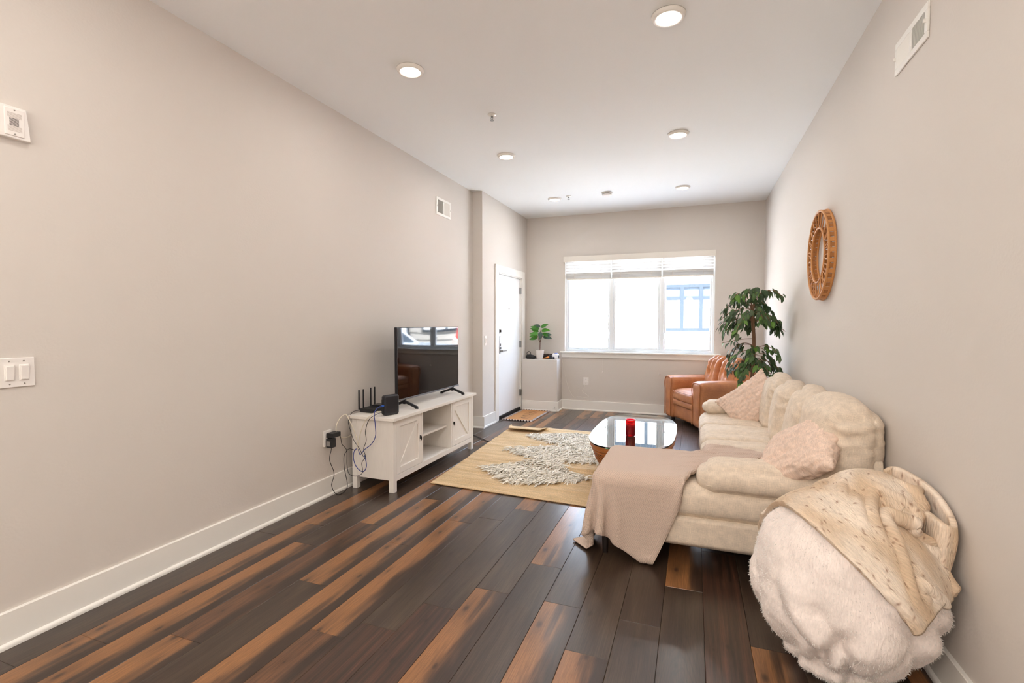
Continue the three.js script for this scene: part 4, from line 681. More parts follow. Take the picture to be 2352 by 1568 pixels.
// ---------------------------------------------------------------- router, gateway box
{
  const r = thing('wifi_router', 'flat black router with four upright antennas on the stand corner', 'router', [-2.552, ST.h, -3.50], 0.05);
  const sh = new THREE.Shape([[-0.070, -0.115], [0.050, -0.125], [0.075, -0.02], [0.060, 0.115], [-0.070, 0.125]].map(p => new THREE.Vector2(...p)));
  mesh('body', new THREE.ExtrudeGeometry(sh, { depth: 0.020, bevelEnabled: true, bevelSize: 0.008, bevelThickness: 0.006, bevelSegments: 2 }).rotateX(-Math.PI / 2).translate(0, 0.008, 0), blackPlastic, r);
  mesh('top_cover', new THREE.ExtrudeGeometry(new THREE.Shape([[-0.05, 0.02], [0.062, 0.01], [0.05, 0.10], [-0.05, 0.105]].map(p => new THREE.Vector2(...p))), { depth: 0.006, bevelEnabled: true, bevelSize: 0.004, bevelThickness: 0.002, bevelSegments: 1 }).rotateX(-Math.PI / 2).translate(0, 0.036, 0), M({ color: 0x232326, roughness: 0.3 }), r);
  for (const [x, z] of [[-0.088, 0.118], [-0.088, 0.056], [-0.088, -0.052], [-0.088, -0.112]]) mesh('antenna', rbox(0.009, 0.165, 0.014, 0.003, x, 0.105, z), blackPlastic, r);
}
{
  const m = thing('gateway_box', 'upright black internet box with rounded edges beside the router', 'modem', [-2.322, ST.h, -3.375], -0.35);
  mesh('case', softBox(0.058, 0.165, 0.145, 0.02, [0, 0, 0], 20).translate(0, 0.0835, 0), M({ color: 0x222228, roughness: 0.4 }), m);
  mesh('port_panel', rbox(0.030, 0.115, 0.010, 0.003, 0, 0.075, 0.071), M({ color: 0x121214, roughness: 0.6 }), m);
}
// ---------------------------------------------------------------- leads
{
  const cream = M({ color: 0xe6dcc8, roughness: 0.6 }), black = M({ color: 0x1c1a1b, roughness: 0.55 }), blue = M({ color: 0x2d3f8f, roughness: 0.5 }), plugBlue = M({ color: 0x2f66c4, roughness: 0.4 });
  const zo = ST.z0 + 0.055;
  const L = (name, pts, r, mat, label) => tag(mesh(name, tube(pts, r, 140, 7), mat), label, 'cable');
  const b = L('network_cable', [[-2.335, 0.690, -3.285], [-2.34, 0.690, -3.255], [-2.345, 0.655, zo + 0.015], [-2.345, 0.56, zo + 0.01], [-2.345, 0.47, zo + 0.005], [-2.385, 0.40, zo], [-2.455, 0.345, zo], [-2.50, 0.30, zo], [-2.515, 0.345, zo + 0.006], [-2.545, 0.335, zo + 0.006], [-2.56, 0.26, zo + 0.004], [-2.53, 0.19, zo], [-2.47, 0.165, zo], [-2.44, 0.21, zo], [-2.455, 0.30, zo]], 0.0032, blue, 'blue network cable looping down from the internet box');
  mesh('plug', rbox(0.014, 0.014, 0.026, 0.003, -2.334, 0.690, -3.287), plugBlue, b);
  L('coaxial_cable', [[-2.345, 0.648, -3.275], [-2.37, 0.645, -3.24], [-2.42, 0.60, zo + 0.01], [-2.475, 0.51, zo + 0.006], [-2.505, 0.42, zo + 0.003], [-2.52, 0.345, zo]], 0.0036, cream, 'thin cream cable arching down from the internet box');
  L('coaxial_cable', [[-2.664, 0.455, -3.36], [-2.655, 0.425, -3.29], [-2.65, 0.425, -3.20], [-2.645, 0.465, -3.125], [-2.64, 0.53, -3.10], [-2.63, 0.595, -3.13], [-2.615, 0.622, -3.185], [-2.58, 0.585, zo + 0.03], [-2.53, 0.46, zo + 0.015], [-2.51, 0.37, zo + 0.012], [-2.515, 0.335, zo + 0.012]], 0.0036, cream, 'cream cable bowing from the wall socket to the side of the stand');
  L('power_lead', [[-2.640, 0.400, -3.045], [-2.640, 0.37, -3.043], [-2.638, 0.30, -3.02], [-2.632, 0.17, -3.062], [-2.630, 0.09, -3.03], [-2.615, 0.008, -3.07], [-2.60, 0.006, -3.13], [-2.62, 0.030, -3.20], [-2.638, 0.20, -3.185], [-2.638, 0.29, -3.19], [-2.63, 0.32, -3.215], [-2.58, 0.345, zo + 0.02], [-2.53, 0.335, zo + 0.018]], 0.0026, black, 'black power lead trailing from the lower plug to the floor');
  L('power_lead', [[-2.618, 0.475, -3.115], [-2.622, 0.445, -3.13], [-2.628, 0.39, -3.15], [-2.632, 0.325, -3.21], [-2.630, 0.20, -3.212], [-2.60, 0.135, zo + 0.01], [-2.53, 0.125, zo + 0.008], [-2.47, 0.16, zo + 0.010], [-2.475, 0.24, zo + 0.010], [-2.44, 0.29, zo + 0.010], [-2.455, 0.35, zo + 0.012], [-2.43, 0.42, zo + 0.012], [-2.435, 0.50, zo + 0.012], [-2.39, 0.60, zo + 0.016], [-2.355, 0.633, -3.255], [-2.345, 0.636, -3.285]], 0.0024, black, 'black power lead rising from the upper plug to the internet box');
  L('power_lead', [[-2.635, 0.622, -3.40], [-2.640, 0.618, -3.30], [-2.60, 0.565, zo + 0.012], [-2.585, 0.50, zo + 0.012], [-2.55, 0.42, zo + 0.014], [-2.49, 0.345, zo + 0.014], [-2.455, 0.29, zo + 0.016]], 0.0022, black, 'thin black lead slipping off the stand corner below the router');
  L('stray_lead', [[-2.60, 0.006, -5.36], [-2.48, 0.007, -5.31], [-2.30, 0.007, -5.17], [-2.16, 0.006, -5.06]], 0.005, black, 'black lead lying on the floor behind the stand');
  const tip = mesh('lead_tip', rbox(0.018, 0.010, 0.055, 0.004, -2.125, 0.0055, -5.03), whitePlastic); tag(tip, 'small white plug end lying on the floor by the rug', 'plug');
  // plug-in adapters
  const up = thing('power_adapter', 'wide flat black adapter in the upper wall socket', 'adapter', [-2.642, 0.480, -3.072]); mesh('body', rbox(0.062, 0.036, 0.098, 0.005, 0, 0, 0), blackPlastic, up); mesh('prongs', merge([span(-0.04, -0.02, 0.006, 0.009, -0.01, 0.01)]), metalGrey, up);
  const dn = thing('power_adapter', 'upright black adapter with a grey label in the lower wall socket', 'adapter', [-2.645, 0.423, -3.046]); mesh('body', rbox(0.056, 0.072, 0.052, 0.006, 0, -0.002, 0), blackPlastic, dn); mesh('label', span(-0.02, 0.012, -0.024, 0.014, 0.0261, 0.0266), M({ color: 0x8f8a86, roughness: 0.6 }), dn);
}
// ---------------------------------------------------------------- wall plates
const screwMat = M({ color: 0x9a938c, roughness: 0.4, metalness: 0.5 });
function plateAt(name, label, pos, turn, w, h, make, category = 'wall plate') { const p = thing(name, label, category, pos, turn); mesh('cover', rbox(w, h, 0.007, 0.003, 0, 0, 0.0036), whitePlastic, p); make(p); return p; }
const socket = (y) => (p) => { const s = mesh('socket', rbox(0.034, 0.028, 0.003, 0.0012, 0, y, 0.0075), whitePlastic, p); for (const x of [-0.006, 0.006]) mesh('slot', box(0.0022, 0.009, 0.0006, x, y + 0.003, 0.0091), blackPlastic, s); };
plateAt('wall_outlet', 'white wall outlet with two black adapters plugged in beside the stand', [XL, 0.455, -3.046], Math.PI / 2, 0.085, 0.125, p => { socket(0.027)(p); socket(-0.027)(p); }, 'outlet');
plateAt('cable_wall_plate', 'white cable wall plate half hidden behind the television stand', [XL, 0.455, -3.375], Math.PI / 2, 0.080, 0.130, p => { mesh('jack', cyl(0.006, 0.006, 0.014, 12).rotateX(Math.PI / 2).translate(0, 0, 0.013), metalGrey, p); });
plateAt('wall_outlet', 'white wall outlet with a pale lead below the window', [-1.565, 0.455, ZB], 0, 0.082, 0.120, p => { socket(0.027)(p); mesh('plug_cap', rbox(0.026, 0.03, 0.022, 0.005, 0, -0.016, 0.018), whitePlastic, p); }, 'outlet');
function rocker(p, x) { const r = mesh('rocker', merge([rbox(0.033, 0.066, 0.005, 0.0015, x, 0, 0.0080)]), whitePlastic, p); mesh('paddle', rbox(0.027, 0.060, 0.006, 0.002, x, 0, 0.0118), whitePlastic, r).rotation.x = 0.06; for (const y of [-0.048, 0.048]) mesh('screw', cyl(0.003, 0.003, 0.0012, 10).rotateX(Math.PI / 2).translate(x, y, 0.0075), screwMat, p); }
plateAt('light_switch', 'white double rocker light switch on the long left wall', [XL, 1.146, -1.192], Math.PI / 2, 0.122, 0.124, p => { rocker(p, -0.024); rocker(p, 0.024); }, 'light switch');
plateAt('light_switch', 'single white light switch beside the entrance door', [XD, 1.128, -5.832], Math.PI / 2, 0.072, 0.124, p => rocker(p, 0), 'light switch');
{ // alarm sounder
  const a = thing('alarm_sounder', 'white wall alarm sounder with a slotted grille above the light switch', 'alarm', [XL, 2.186, -1.205], Math.PI / 2);
  const sh = new THREE.Shape(); sh.moveTo(-0.050, -0.062); sh.lineTo(0.050, -0.062); sh.bezierCurveTo(0.046, -0.02, 0.043, 0.02, 0.038, 0.062); sh.lineTo(-0.040, 0.062); sh.bezierCurveTo(-0.044, 0.02, -0.048, -0.02, -0.050, -0.062);
  mesh('case', new THREE.ExtrudeGeometry(sh, { depth: 0.020, bevelEnabled: true, bevelSize: 0.004, bevelThickness: 0.006, bevelSegments: 3 }), whitePlastic, a);
  mesh('face', rbox(0.064, 0.112, 0.006, 0.003, 0, 0, 0.027), whitePlastic, a);
  for (let k = 0; k < 17; k++) mesh('slot', box(k > 4 && k < 12 ? 0.030 : 0.046, 0.0022, 0.0012, k > 4 && k < 12 ? -0.002 : 0, 0.036 - k * 0.0045, 0.0303), k > 4 && k < 12 ? M({ color: 0x5f544e, roughness: 0.8 }) : M({ color: 0xd3c8c0, roughness: 0.6 }), a);  // thin strips laid on the face, the middle ones dark brown
  for (const y of [-0.049, 0.049]) mesh('screw', cyl(0.003, 0.003, 0.0015, 10).rotateX(Math.PI / 2).translate(0, y, 0.0305), screwMat, a);
}
// ---------------------------------------------------------------- air vents
function vent(label, pos, turn, w, h, darkRight) {
  const v = thing('air_vent', label, 'vent', pos, turn), f = 0.028, enamel = M({ color: 0xf3f0ea, roughness: 0.4 }), duct = M({ color: 0xa6a4a0, roughness: 0.5, metalness: 0.6 });
  mesh('frame', merge([rbox(w, f, 0.010, 0.003, 0, h / 2 - f / 2, 0.005), rbox(w, f, 0.010, 0.003, 0, -h / 2 + f / 2, 0.005), rbox(f, h - 2 * f, 0.010, 0.003, w / 2 - f / 2, 0, 0.005), rbox(f, h - 2 * f, 0.010, 0.003, -w / 2 + f / 2, 0, 0.005), rbox(0.018, h - 2 * f, 0.010, 0.003, 0, 0, 0.005)]), enamel, v);
  mesh('backing', span(-w / 2 + f, w / 2 - f, -h / 2 + f, h / 2 - f, 0.0002, 0.0010), duct, v);
  const half = w / 2 - f - 0.010, n = 13;
  for (const s of [-1, 1]) for (let k = 0; k < n; k++) { const m = mesh('fin', box(half / n * 0.92, h - 2 * f, 0.0012), enamel, v); m.position.set(s * (0.010 + half * (k + 0.5) / n), 0, 0.0058); m.rotation.y = -s * 0.72; }
  for (const s of [-1, 1]) mesh('lever', rbox(0.004, 0.016, 0.012, 0.001, s * (w / 2 - f * 0.5), 0, 0.014), enamel, v);
}
vent('white supply vent high on the left wall above the television', [XL, 2.655, -4.955], Math.PI / 2, 0.335, 0.195);
vent('white supply vent high on the right hand wall', [XR, 2.612, -2.705], -Math.PI / 2, 0.350, 0.150);

// ---------------------------------------------------------------- ceiling fittings
{
  const trimW = M({ color: 0xf4efe8, roughness: 0.45 }), glow = M({ color: 0xfff3e2, emissive: new THREE.Color(1, 0.90, 0.76), emissiveIntensity: 3.0, roughness: 0.5 });
  const where = [];
  for (const z of [-2.853, -4.622, -6.428, -1.07, 0.72, 2.4]) for (const x of [-1.785, -0.154]) where.push([x, z]);
  const names = ['over the bare floor before the television stand', 'above the sectional chaise', 'above the television stand end of the rug', 'above the coffee table', 'by the entrance door', 'by the window above the armchair'];
  const rear = ['out of view, between the chaise light and the pendants in the left wall row', 'out of view, between the chaise light and the pendants in the right wall row', 'out of view, just before the unseen pendants in the left wall row', 'out of view, just before the unseen pendants in the right wall row', 'out of view, beyond the unseen pendants in the left wall row', 'out of view, beyond the unseen pendants in the right wall row'];  // these six are out of view, placed to light the near room
  where.forEach(([x, z], k) => {
    const l = thing('recessed_light', 'lit recessed ceiling light ' + (k < 6 ? names[k] : rear[k - 6]), 'ceiling light', [x, HC, z], 0, 'recessed ceiling lights');
    mesh('trim_ring', lathe([[0.070, -0.020], [0.078, -0.021], [0.084, -0.016], [0.090, -0.004], [0.091, 0], [0.066, 0], [0.066, -0.018], [0.070, -0.020]], 48), trimW, l);
    mesh('lens', lathe([[0, -0.0205], [0.05, -0.0200], [0.0655, -0.017], [0.0655, -0.006], [0, -0.006]], 40), glow, l);
    const a = new THREE.RectAreaLight(LAMP_COLOR, LAMP, 0.115, 0.115); a.position.set(x, HC - 0.024, z); a.lookAt(x, 0, z); scene.add(a);
  });
  // three unseen globe pendants behind the camera, placed to light camera-facing surfaces
  const opal = M({ color: 0xfff6ea, emissive: new THREE.Color(1, 0.90, 0.78), emissiveIntensity: 2.0, roughness: 0.4 });
  [[-1.75, 'nearest the long left wall'], [-0.95, 'the middle one of three'], [-0.15, 'nearest the right hand wall']].forEach(([x, w]) => {
    const p = thing('unseen_globe_pendant', 'unseen opal globe pendant behind the camera, lighting surfaces that face it, ' + w, 'unseen pendant light', [x, HC, 1.35], 0, 'unseen globe pendants behind the camera');
    mesh('canopy', lathe([[0, 0], [0.055, 0], [0.055, -0.018], [0.01, -0.025], [0, -0.025]], 28), metalGrey, p);
    mesh('cord', cyl(0.003, 0.003, 0.80, 8).translate(0, -0.42, 0), blackPlastic, p);
    mesh('globe', new THREE.SphereGeometry(0.12, 32, 20).translate(0, -0.94, 0), opal, p);
    const l = new THREE.PointLight(UNSEEN_PENDANT_COLOR, UNSEEN_PENDANT); l.position.set(x, HC - 0.94, 1.35); l.castShadow = true; l.shadow.radius = 5.5; scene.add(l);
  });
  const sprinkler = (x, z, label) => { const s = thing('fire_sprinkler', label, 'sprinkler', [x, HC, z]); mesh('escutcheon', lathe([[0, 0], [0.034, 0], [0.036, -0.003], [0.030, -0.010], [0.014, -0.014], [0, -0.014]], 28), M({ color: 0xe9e6e0, roughness: 0.35, metalness: 0.2 }), s); mesh('head', merge([cyl(0.009, 0.009, 0.014, 14).translate(0, -0.019, 0), bar([0.010, -0.024, 0], [0.004, -0.045, 0], 0.004, 0.004), bar([-0.010, -0.024, 0], [-0.004, -0.045, 0], 0.004, 0.004), cyl(0.016, 0.016, 0.002, 16).translate(0, -0.047, 0)]), metalGrey, s); };
  sprinkler(-1.548, -3.685, 'chrome fire sprinkler on the ceiling over the rug'); sprinkler(-1.575, -6.36, 'small fire sprinkler on the ceiling near the entrance');
  const d = thing('smoke_detector', 'round white smoke detector on the ceiling before the window', 'smoke alarm', [-1.072, HC, -6.36]);
  mesh('base', lathe([[0, 0], [0.068, 0], [0.068, -0.012], [0.060, -0.016], [0, -0.016]], 40), whitePlastic, d);
  mesh('vent_ring', lathe([[0.056, -0.016], [0.056, -0.026], [0, -0.026]], 40), M({ color: 0x8d8b86, roughness: 0.7 }), d);
  mesh('cap', lathe([[0, -0.050], [0.030, -0.048], [0.055, -0.040], [0.062, -0.028], [0.060, -0.025], [0, -0.025]], 40), whitePlastic, d);
}

// ---------------------------------------------------------------- rattan ring on the right wall
{
  const ra = M({ map: scaled(tex(128, 128, (u, v) => { const k = 1 + 0.28 * fbm(u * 24, v * 6, 6, 3); return [0.80 * k, 0.555 * k, 0.315 * k]; }), 0.12), roughness: 0.45 }), dk = M({ map: scaled(tex(128, 128, (u, v) => { const k = 1 + 0.35 * noise(u * 4, v * 40, 6); return [0.66 * k, 0.43 * k, 0.22 * k]; }), 0.06), roughness: 0.5 });
  const w = thing('rattan_wall_ring', 'round rattan wall ring with looped canes on the right hand wall', 'wall decor', [XR, 1.853, -4.16], -Math.PI / 2);
  const depth = 0.050, Ro = 0.318, Ri = 0.198;
  const ell = (R, z, r, n = 72) => new THREE.TorusGeometry(R, r, 10, n).translate(0, 0, z);
  mesh('outer_hoop', merge([ell(Ro, depth, 0.0085), ell(Ro + 0.004, 0.012, 0.0085)]), ra, w);
  mesh('inner_hoop', merge([ell(Ri, depth, 0.0075), ell(Ri, 0.012, 0.0075)]), ra, w);
  const loop = tube([[0, Ri + 0.004, depth], [0.013, Ri + 0.035, depth + 0.003], [0.015, Ri + 0.08, depth + 0.003], [0, Ro - 0.006, depth], [-0.015, Ri + 0.08, depth - 0.004], [-0.013, Ri + 0.035, depth - 0.004]], 0.0036, 40, 7, true);
  for (let k = 0; k < 22; k++) { const m = mesh('cane_loop', loop, ra, w); m.rotation.z = k / 22 * 2 * Math.PI; }
  // short wrappings tie the front hoops to the rear ones
  const tie = (R) => rbox(0.030, 0.007, 0.036, 0.003, 0, R, 0.031);
  const tO = tie(Ro + 0.003), tI = tie(Ri); for (let k = 0; k < 56; k++) { const m = mesh('wrap', tO, k % 2 ? dk : ra, w); m.rotation.z = k / 56 * 2 * Math.PI; } for (let k = 0; k < 36; k++) { const m = mesh('wrap', tI, dk, w); m.rotation.z = k / 36 * 2 * Math.PI; }
}

// ---------------------------------------------------------------- leaves
function leafShape(len, wid, fold, droop, n = 6) {
  const P = [], I = [], U = []; const prof = s => Math.pow(Math.sin(Math.PI * Math.pow(s, 0.8)), 0.9) * (1 - 0.25 * s);
  for (let k = 0; k <= n; k++) { const s = k / n, w = wid / 2 * prof(s), y = -droop * s * s * len; for (const e of [-1, 0, 1]) { P.push(e * w, y + Math.abs(e) * fold * w, s * len); U.push(0.5 + e * 0.5, s); } }
  for (let k = 0; k < n; k++) { const a = k * 3; for (const e of [0, 1]) I.push(a + e, a + e + 3, a + e + 1, a + e + 1, a + e + 3, a + e + 4); }
  const g = new THREE.BufferGeometry(); g.setAttribute('position', new THREE.Float32BufferAttribute(P, 3)); g.setAttribute('uv', new THREE.Float32BufferAttribute(U, 2)); g.setIndex(I); g.computeVertexNormals(); return g;
}
const leafMap = (a, b) => tex(64, 128, (u, v) => { const rib = Math.exp(-Math.pow((u - 0.5) / 0.03, 2)), vein = 0.5 + 0.5 * Math.sin((v * 14 - Math.abs(u - 0.5) * 7) * 6.28); return mix3(a, b, clamp(0.6 * rib + 0.12 * vein + 0.2 * noise(u * 6, v * 6))); });
const leafMat = (a, b, t = 0.28) => MP({ map: leafMap(a, b), roughness: 0.5, transmission: t, thickness: 0, side: THREE.DoubleSide });
const greens = [leafMat([0.20, 0.31, 0.15], [0.42, 0.52, 0.30]), leafMat([0.27, 0.41, 0.17], [0.48, 0.60, 0.31]), leafMat([0.40, 0.60, 0.18], [0.60, 0.74, 0.34], 0.42), leafMat([0.36, 0.43, 0.29], [0.54, 0.60, 0.43])];
// ---------------------------------------------------------------- ficus tree behind the far end of the sofa
{
  const f = thing('ficus_tree', 'artificial ficus tree with a twisted trunk behind the far sofa arm', 'plant', [0.575, 0, -5.56]);
  const bark = M({ map: scaled(tex(64, 256, (u, v) => { const k = 1 + 0.4 * fbm(u * 8, v * 20, 2, 3); return [0.50 * k, 0.37 * k, 0.28 * k]; }), 0.3), roughness: 0.9 });
  const pot = M({ color: 0x3b3430, roughness: 0.6 });
  mesh('pot', lathe([[0, 0], [0.10, 0], [0.125, 0.20], [0.130, 0.21], [0.118, 0.21], [0.112, 0.17], [0, 0.17]], 32), pot, f);
  const trunkAt = y => V(0.012 * Math.sin(y * 7) + 0.02 * smooth(1.2, 0.3, y) - 0.008, y, 0.012 * Math.cos(y * 6));
  mesh('trunk', merge([tube([0.17, 0.4, 0.6, 0.8, 1.0, 1.2, 1.4, 1.55].map(y => trunkAt(y)), 0.017, 40, 10), tube([0.17, 0.35, 0.5, 0.65, 0.8, 0.95, 1.1, 1.3].map((y, i) => trunkAt(y).add(V(0.015 * Math.cos(i * 1.7), 0, 0.015 * Math.sin(i * 1.7)))), 0.009, 50, 8)]), bark, f);
  const r = rng(1201), spots = [], twigs = [];
  const branch = (y, ang, len, rise, droop, n) => {
    const base = trunkAt(y), d = V(Math.cos(ang), 0, Math.sin(ang)), pts = [];
    for (let k = 0; k <= 5; k++) { const s = k / 5; pts.push(base.clone().addScaledVector(d, len * s).add(V(0.02 * (r() - 0.5), rise * Math.sin(Math.min(1, s * 1.2) * 1.57) - droop * s * s, 0.02 * (r() - 0.5)))); }
    twigs.push(tube(pts, 0.0032, 14, 5));
    const c = new THREE.CatmullRomCurve3(pts);
    for (let k = 0; k < n; k++) { const s = 0.30 + 0.70 * Math.pow(k / n, 0.8) + 0.05 * r(), p = c.getPointAt(clamp(s)); p.add(V(0.055 * (r() - 0.5), 0.05 * (r() - 0.5), 0.055 * (r() - 0.5))); spots.push([p, ang + (r() - 0.5) * 2.4, 0.5 + 0.9 * r(), (r() - 0.5) * 1.0]); }
  };
  for (let k = 0; k < 22; k++) branch(1.34 + 0.20 * r(), k * 2.399 + 0.3, 0.21 + 0.14 * r(), 0.06 + 0.14 * r() * (k % 3), 0.13 + 0.09 * r(), 22);
  for (let k = 0; k < 5; k++) branch(1.50, k * 1.3 - 0.6, 0.10 + 0.12 * r(), 0.19 + 0.05 * r(), 0.05, 9);
  branch(1.42, Math.PI * 1.05, 0.315, 0.13, 0.17, 16); branch(1.40, Math.PI * 0.93, 0.30, 0.05, 0.15, 14); branch(1.20, Math.PI, 0.29, 0.0, 0.05, 8);
  for (let k = 0; k < 17; k++) branch(0.90 + 0.22 * r(), k * 2.399 + 1.1, 0.21 + 0.11 * r(), 0.05 + 0.06 * r(), 0.12 + 0.14 * r(), 17);
  const nearWall = XR - 0.575 - 0.03;
  for (const [p] of spots) { if (p.x > nearWall - 0.05) p.x = nearWall - 0.05 - 0.05 * r(); }
  mesh('branches', merge(twigs), bark, f).userData.kind = 'stuff';
  const shapes = [leafShape(0.070, 0.038, 0.25, 0.25), leafShape(0.078, 0.044, 0.15, 0.35), leafShape(0.062, 0.034, 0.35, 0.1)];
  const list = spots.map(s => [s, r(), r(), r(), 0.8 + 0.4 * r()]), turn = (q, [[p, ang, pitch, roll]]) => { const d = V(Math.cos(ang) * 0.75, -0.25 - 0.75 * pitch, Math.sin(ang) * 0.75).normalize(), o = V(p.x + 0.25 * roll, 0.22 + 0.35 * roll, p.z + 0.10).normalize(), n = o.addScaledVector(d, -o.dot(d)).normalize(); q.setFromRotationMatrix(new THREE.Matrix4().makeBasis(n.clone().cross(d), n, d)); };
  // the leaves on the room's side are parts of their own; those behind are kept together
  list.sort((a, b) => (b[0][0].z - 0.3 * b[0][0].x) - (a[0][0].z - 0.3 * a[0][0].x));
  const pick = (y, c) => y < 0.34 ? 0 : y < 0.66 ? 1 : y < 0.82 ? 3 : 2;
  list.slice(0, 298).forEach(e => { const m = mesh('leaf', shapes[Math.floor(e[1] * 3)], greens[pick(e[2])], f); m.position.copy(e[0][0]); turn(m.quaternion, e); m.scale.setScalar(e[4]); });
  const rest = list.slice(298), geos = rest.map(e => { const q = new THREE.Quaternion(); turn(q, e); return shapes[Math.floor(e[1] * 3)].clone().applyMatrix4(new THREE.Matrix4().compose(e[0][0], q, V(e[4], e[4], e[4]))); });
  if (geos.length) mesh('foliage', merge(geos), greens[0], f).userData.kind = 'stuff';
}
// ---------------------------------------------------------------- small rubber plant on the ledge
{
  const top = BOX.y1 + 0.006, p = thing('rubber_plant', 'small rubber plant in a white pot on the corner ledge', 'plant', [-2.268, top, -7.335]);
  mesh('pot', lathe([[0, 0], [0.046, 0], [0.050, 0.004], [0.067, 0.132], [0.069, 0.136], [0.063, 0.136], [0.060, 0.118], [0, 0.118]], 36), M({ color: 0xe9e0d8, roughness: 0.55 }), p);
  mesh('soil', cyl(0.060, 0.060, 0.006, 24).translate(0, 0.118, 0), M({ color: 0x3a2c22, roughness: 1 }), p);
  const stem = M({ color: 0x6b4a3a, roughness: 0.8 });
  const st = mesh('stem', merge([tube([[0, 0.11, 0], [0.002, 0.2, 0], [0.004, 0.27, 0.002], [0.0, 0.36, 0.004], [0.02, 0.46, 0]], 0.0062, 24, 8), tube([[0.003, 0.25, 0], [0.025, 0.32, 0.005], [0.05, 0.37, 0]], 0.0045, 14, 7), tube([[0.003, 0.25, 0], [-0.02, 0.30, 0], [-0.035, 0.36, 0]], 0.0040, 14, 7)]), stem, p);
  const sh = leafShape(0.135, 0.072, 0.22, 0.22, 8), bright = [leafMat([0.22, 0.50, 0.08], [0.42, 0.66, 0.22], 0.35), leafMat([0.28, 0.58, 0.10], [0.48, 0.72, 0.24], 0.4), leafMat([0.20, 0.30, 0.24], [0.36, 0.46, 0.38], 0.1)];
  // [x, y, z, heading (0 = right, 90 = towards the room), pitch up, size, tone]
  for (const [x, y, z, a, up, s, t] of [[0.01, 0.50, 0, 160, 0.35, 0.85, 2], [0.02, 0.49, 0.01, 20, 0.45, 1.0, 0], [-0.005, 0.46, 0.01, 150, 0.40, 1.1, 0], [0.03, 0.44, 0.01, 25, 0.15, 1.15, 1], [-0.02, 0.42, 0, 165, 0.5, 1.1, 0], [0.02, 0.42, 0.02, 80, -0.7, 1.1, 2], [-0.02, 0.39, 0.02, 140, 0.1, 1.05, 1], [0.045, 0.40, 0.01, 10, -0.35, 1.0, 0], [-0.03, 0.36, 0.01, 175, 0.0, 1.1, 1], [0.05, 0.37, -0.01, -20, 0.15, 1.05, 2], [0.055, 0.35, 0.01, 15, -0.1, 1.15, 2], [-0.035, 0.33, 0.02, 165, -0.15, 1.0, 0], [0.0, 0.40, -0.02, -100, 0.2, 1.0, 2]]) {
    const m = mesh('leaf', sh, bright[t], p), h = a * Math.PI / 180; m.position.set(x, y, z); const d = V(Math.cos(h) * Math.cos(up), Math.sin(up), Math.sin(h) * Math.cos(up)), n = V(0.25, 0.5, 0.85).addScaledVector(d, -V(0.25, 0.5, 0.85).dot(d)).normalize(); m.quaternion.setFromRotationMatrix(new THREE.Matrix4().makeBasis(n.clone().cross(d), n, d)); m.scale.setScalar(s);
  }
  // things lying beside it
  const b = thing('black_pouch', 'small black leather pouch with a carrying loop on the corner ledge', 'pouch', [-2.405, top, -7.31], 0.1);
  mesh('body', softBox(0.15, 0.058, 0.10, 0.022, [0, 0.008, 0], 20, (v, n, q) => { v.y -= 0.018 * smooth(-0.2, 1, q.x) * (q.y > 0 ? 1 : 0); v.addScaledVector(n, 0.003 * noise(v.x * 40, v.y * 40, v.z * 40)); }).translate(0, 0.029, 0), M({ color: 0x17161a, roughness: 0.5 }), b);
  mesh('loop', tube([[-0.06, 0.05, 0], [-0.065, 0.09, 0], [-0.04, 0.112, 0], [-0.012, 0.10, 0], [-0.008, 0.06, 0]], 0.0045, 30, 8), M({ color: 0x17161a, roughness: 0.5 }), b);
  const g = thing('brown_cloth', 'crumpled dark brown cloth on the ledge behind the plant pot', 'cloth', [-2.165, top, -7.395]);
  mesh('folds', softBox(0.20, 0.062, 0.09, 0.03, [0, 0.01, 0], 30, (v, n) => v.addScaledVector(n, 0.014 * noise(v.x * 26, v.y * 30, v.z * 26))).translate(0, 0.034, 0), M({ color: 0x2f221c, roughness: 0.95 }), g);
  const o = thing('orange_tool', 'orange pointed tool lying on the ledge beside the plant pot', 'tool', [-2.135, top, -7.245], 0.35);
  mesh('blade', new THREE.ConeGeometry(0.017, 0.12, 12).rotateZ(Math.PI / 2 + 0.22).scale(1, 1, 0.7).translate(-0.01, 0.022, 0), M({ color: 0xe08a3a, roughness: 0.5 }), o);
  mesh('grip', rbox(0.045, 0.05, 0.03, 0.008, 0.065, 0.038, 0), M({ color: 0x202632, roughness: 0.6 }), o);
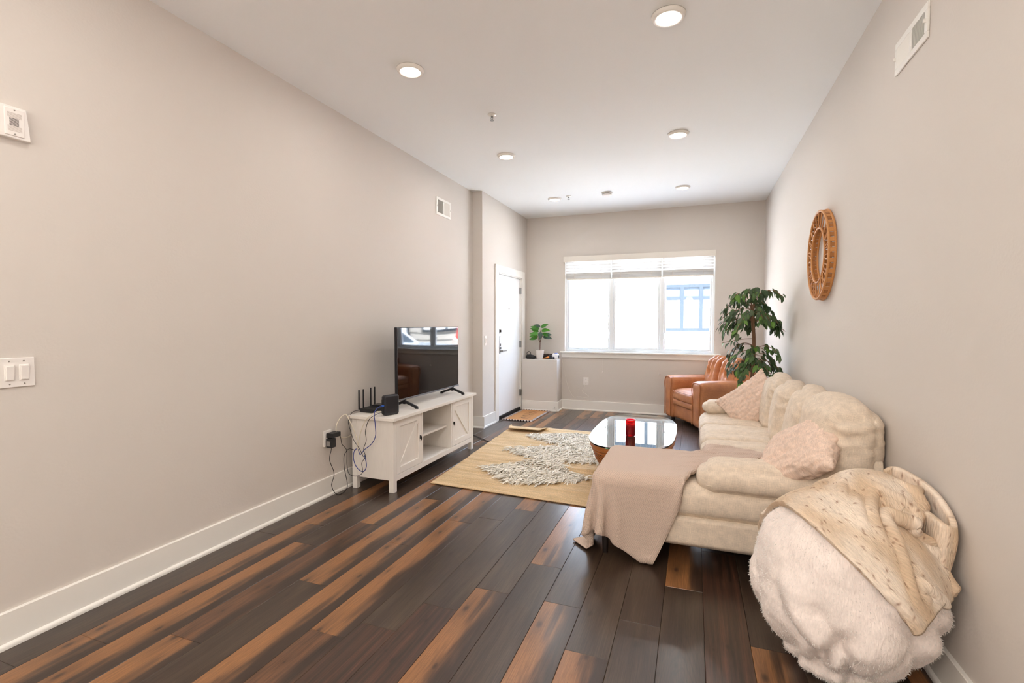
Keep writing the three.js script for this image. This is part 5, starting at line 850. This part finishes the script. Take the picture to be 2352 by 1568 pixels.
  const k = thing('patterned_pouch', 'white pouch with navy and blue patches at the ledge corner', 'pouch', [-2.012, top, -7.325], 0.15);
  mesh('body', softBox(0.10, 0.082, 0.12, 0.024, [0.004, 0.008, 0.004], 20, (v, n) => v.addScaledVector(n, 0.006 * noise(v.x * 30, v.y * 30, v.z * 30))).translate(0, 0.042, 0), M({ color: 0xe9e9ec, roughness: 0.6 }), k);
  mesh('patch', softBox(0.032, 0.034, 0.012, 0.005, [0, 0, 0.002], 8).translate(-0.02, 0.024, 0.062), M({ color: 0x1d2438, roughness: 0.6 }), k);
  mesh('patch', softBox(0.045, 0.018, 0.10, 0.006, [0, 0, 0], 8).translate(0.008, 0.084, -0.01), M({ color: 0x4c62a8, roughness: 0.6 }), k);
  mesh('patch', softBox(0.012, 0.05, 0.06, 0.005, [0, 0, 0], 8).translate(0.052, 0.04, 0.02), M({ color: 0x2a2c33, roughness: 0.6 }), k);
}
{ // pale lead under the window and door stop
  const cream = M({ color: 0xe9e3d8, roughness: 0.7 });
  tag(mesh('charging_lead', tube([[-1.565, 0.435, ZB + 0.028], [-1.59, 0.36, ZB + 0.02], [-1.62, 0.30, ZB + 0.02], [-1.56, 0.255, ZB + 0.022], [-1.52, 0.22, ZB + 0.02], [-1.58, 0.20, ZB + 0.02], [-1.68, 0.215, ZB + 0.02], [-1.74, 0.195, ZB + 0.022], [-1.80, 0.26, ZB + 0.02], [-1.86, 0.40, ZB + 0.02], [-1.90, 0.58, ZB + 0.02], [-1.925, 0.72, ZB + 0.03], [-1.945, 0.81, ZB + 0.05]], 0.0022, 120, 6), cream), 'thin pale lead running from the window outlet up to the ledge', 'cable');
  const d = thing('door_stop', 'small metal door stop on the ledge baseboard', 'door stop', [-1.985, 0.058, BOX.z1 + 0.016]); mesh('stem', cyl(0.006, 0.008, 0.045, 14).rotateX(Math.PI / 2).translate(0, 0, 0.0225), metalGrey, d); mesh('bumper', cyl(0.012, 0.012, 0.014, 16).rotateX(Math.PI / 2).translate(0, 0, 0.050), M({ color: 0xe7e3de, roughness: 0.7 }), d);
}

renderer.render(scene, camera);
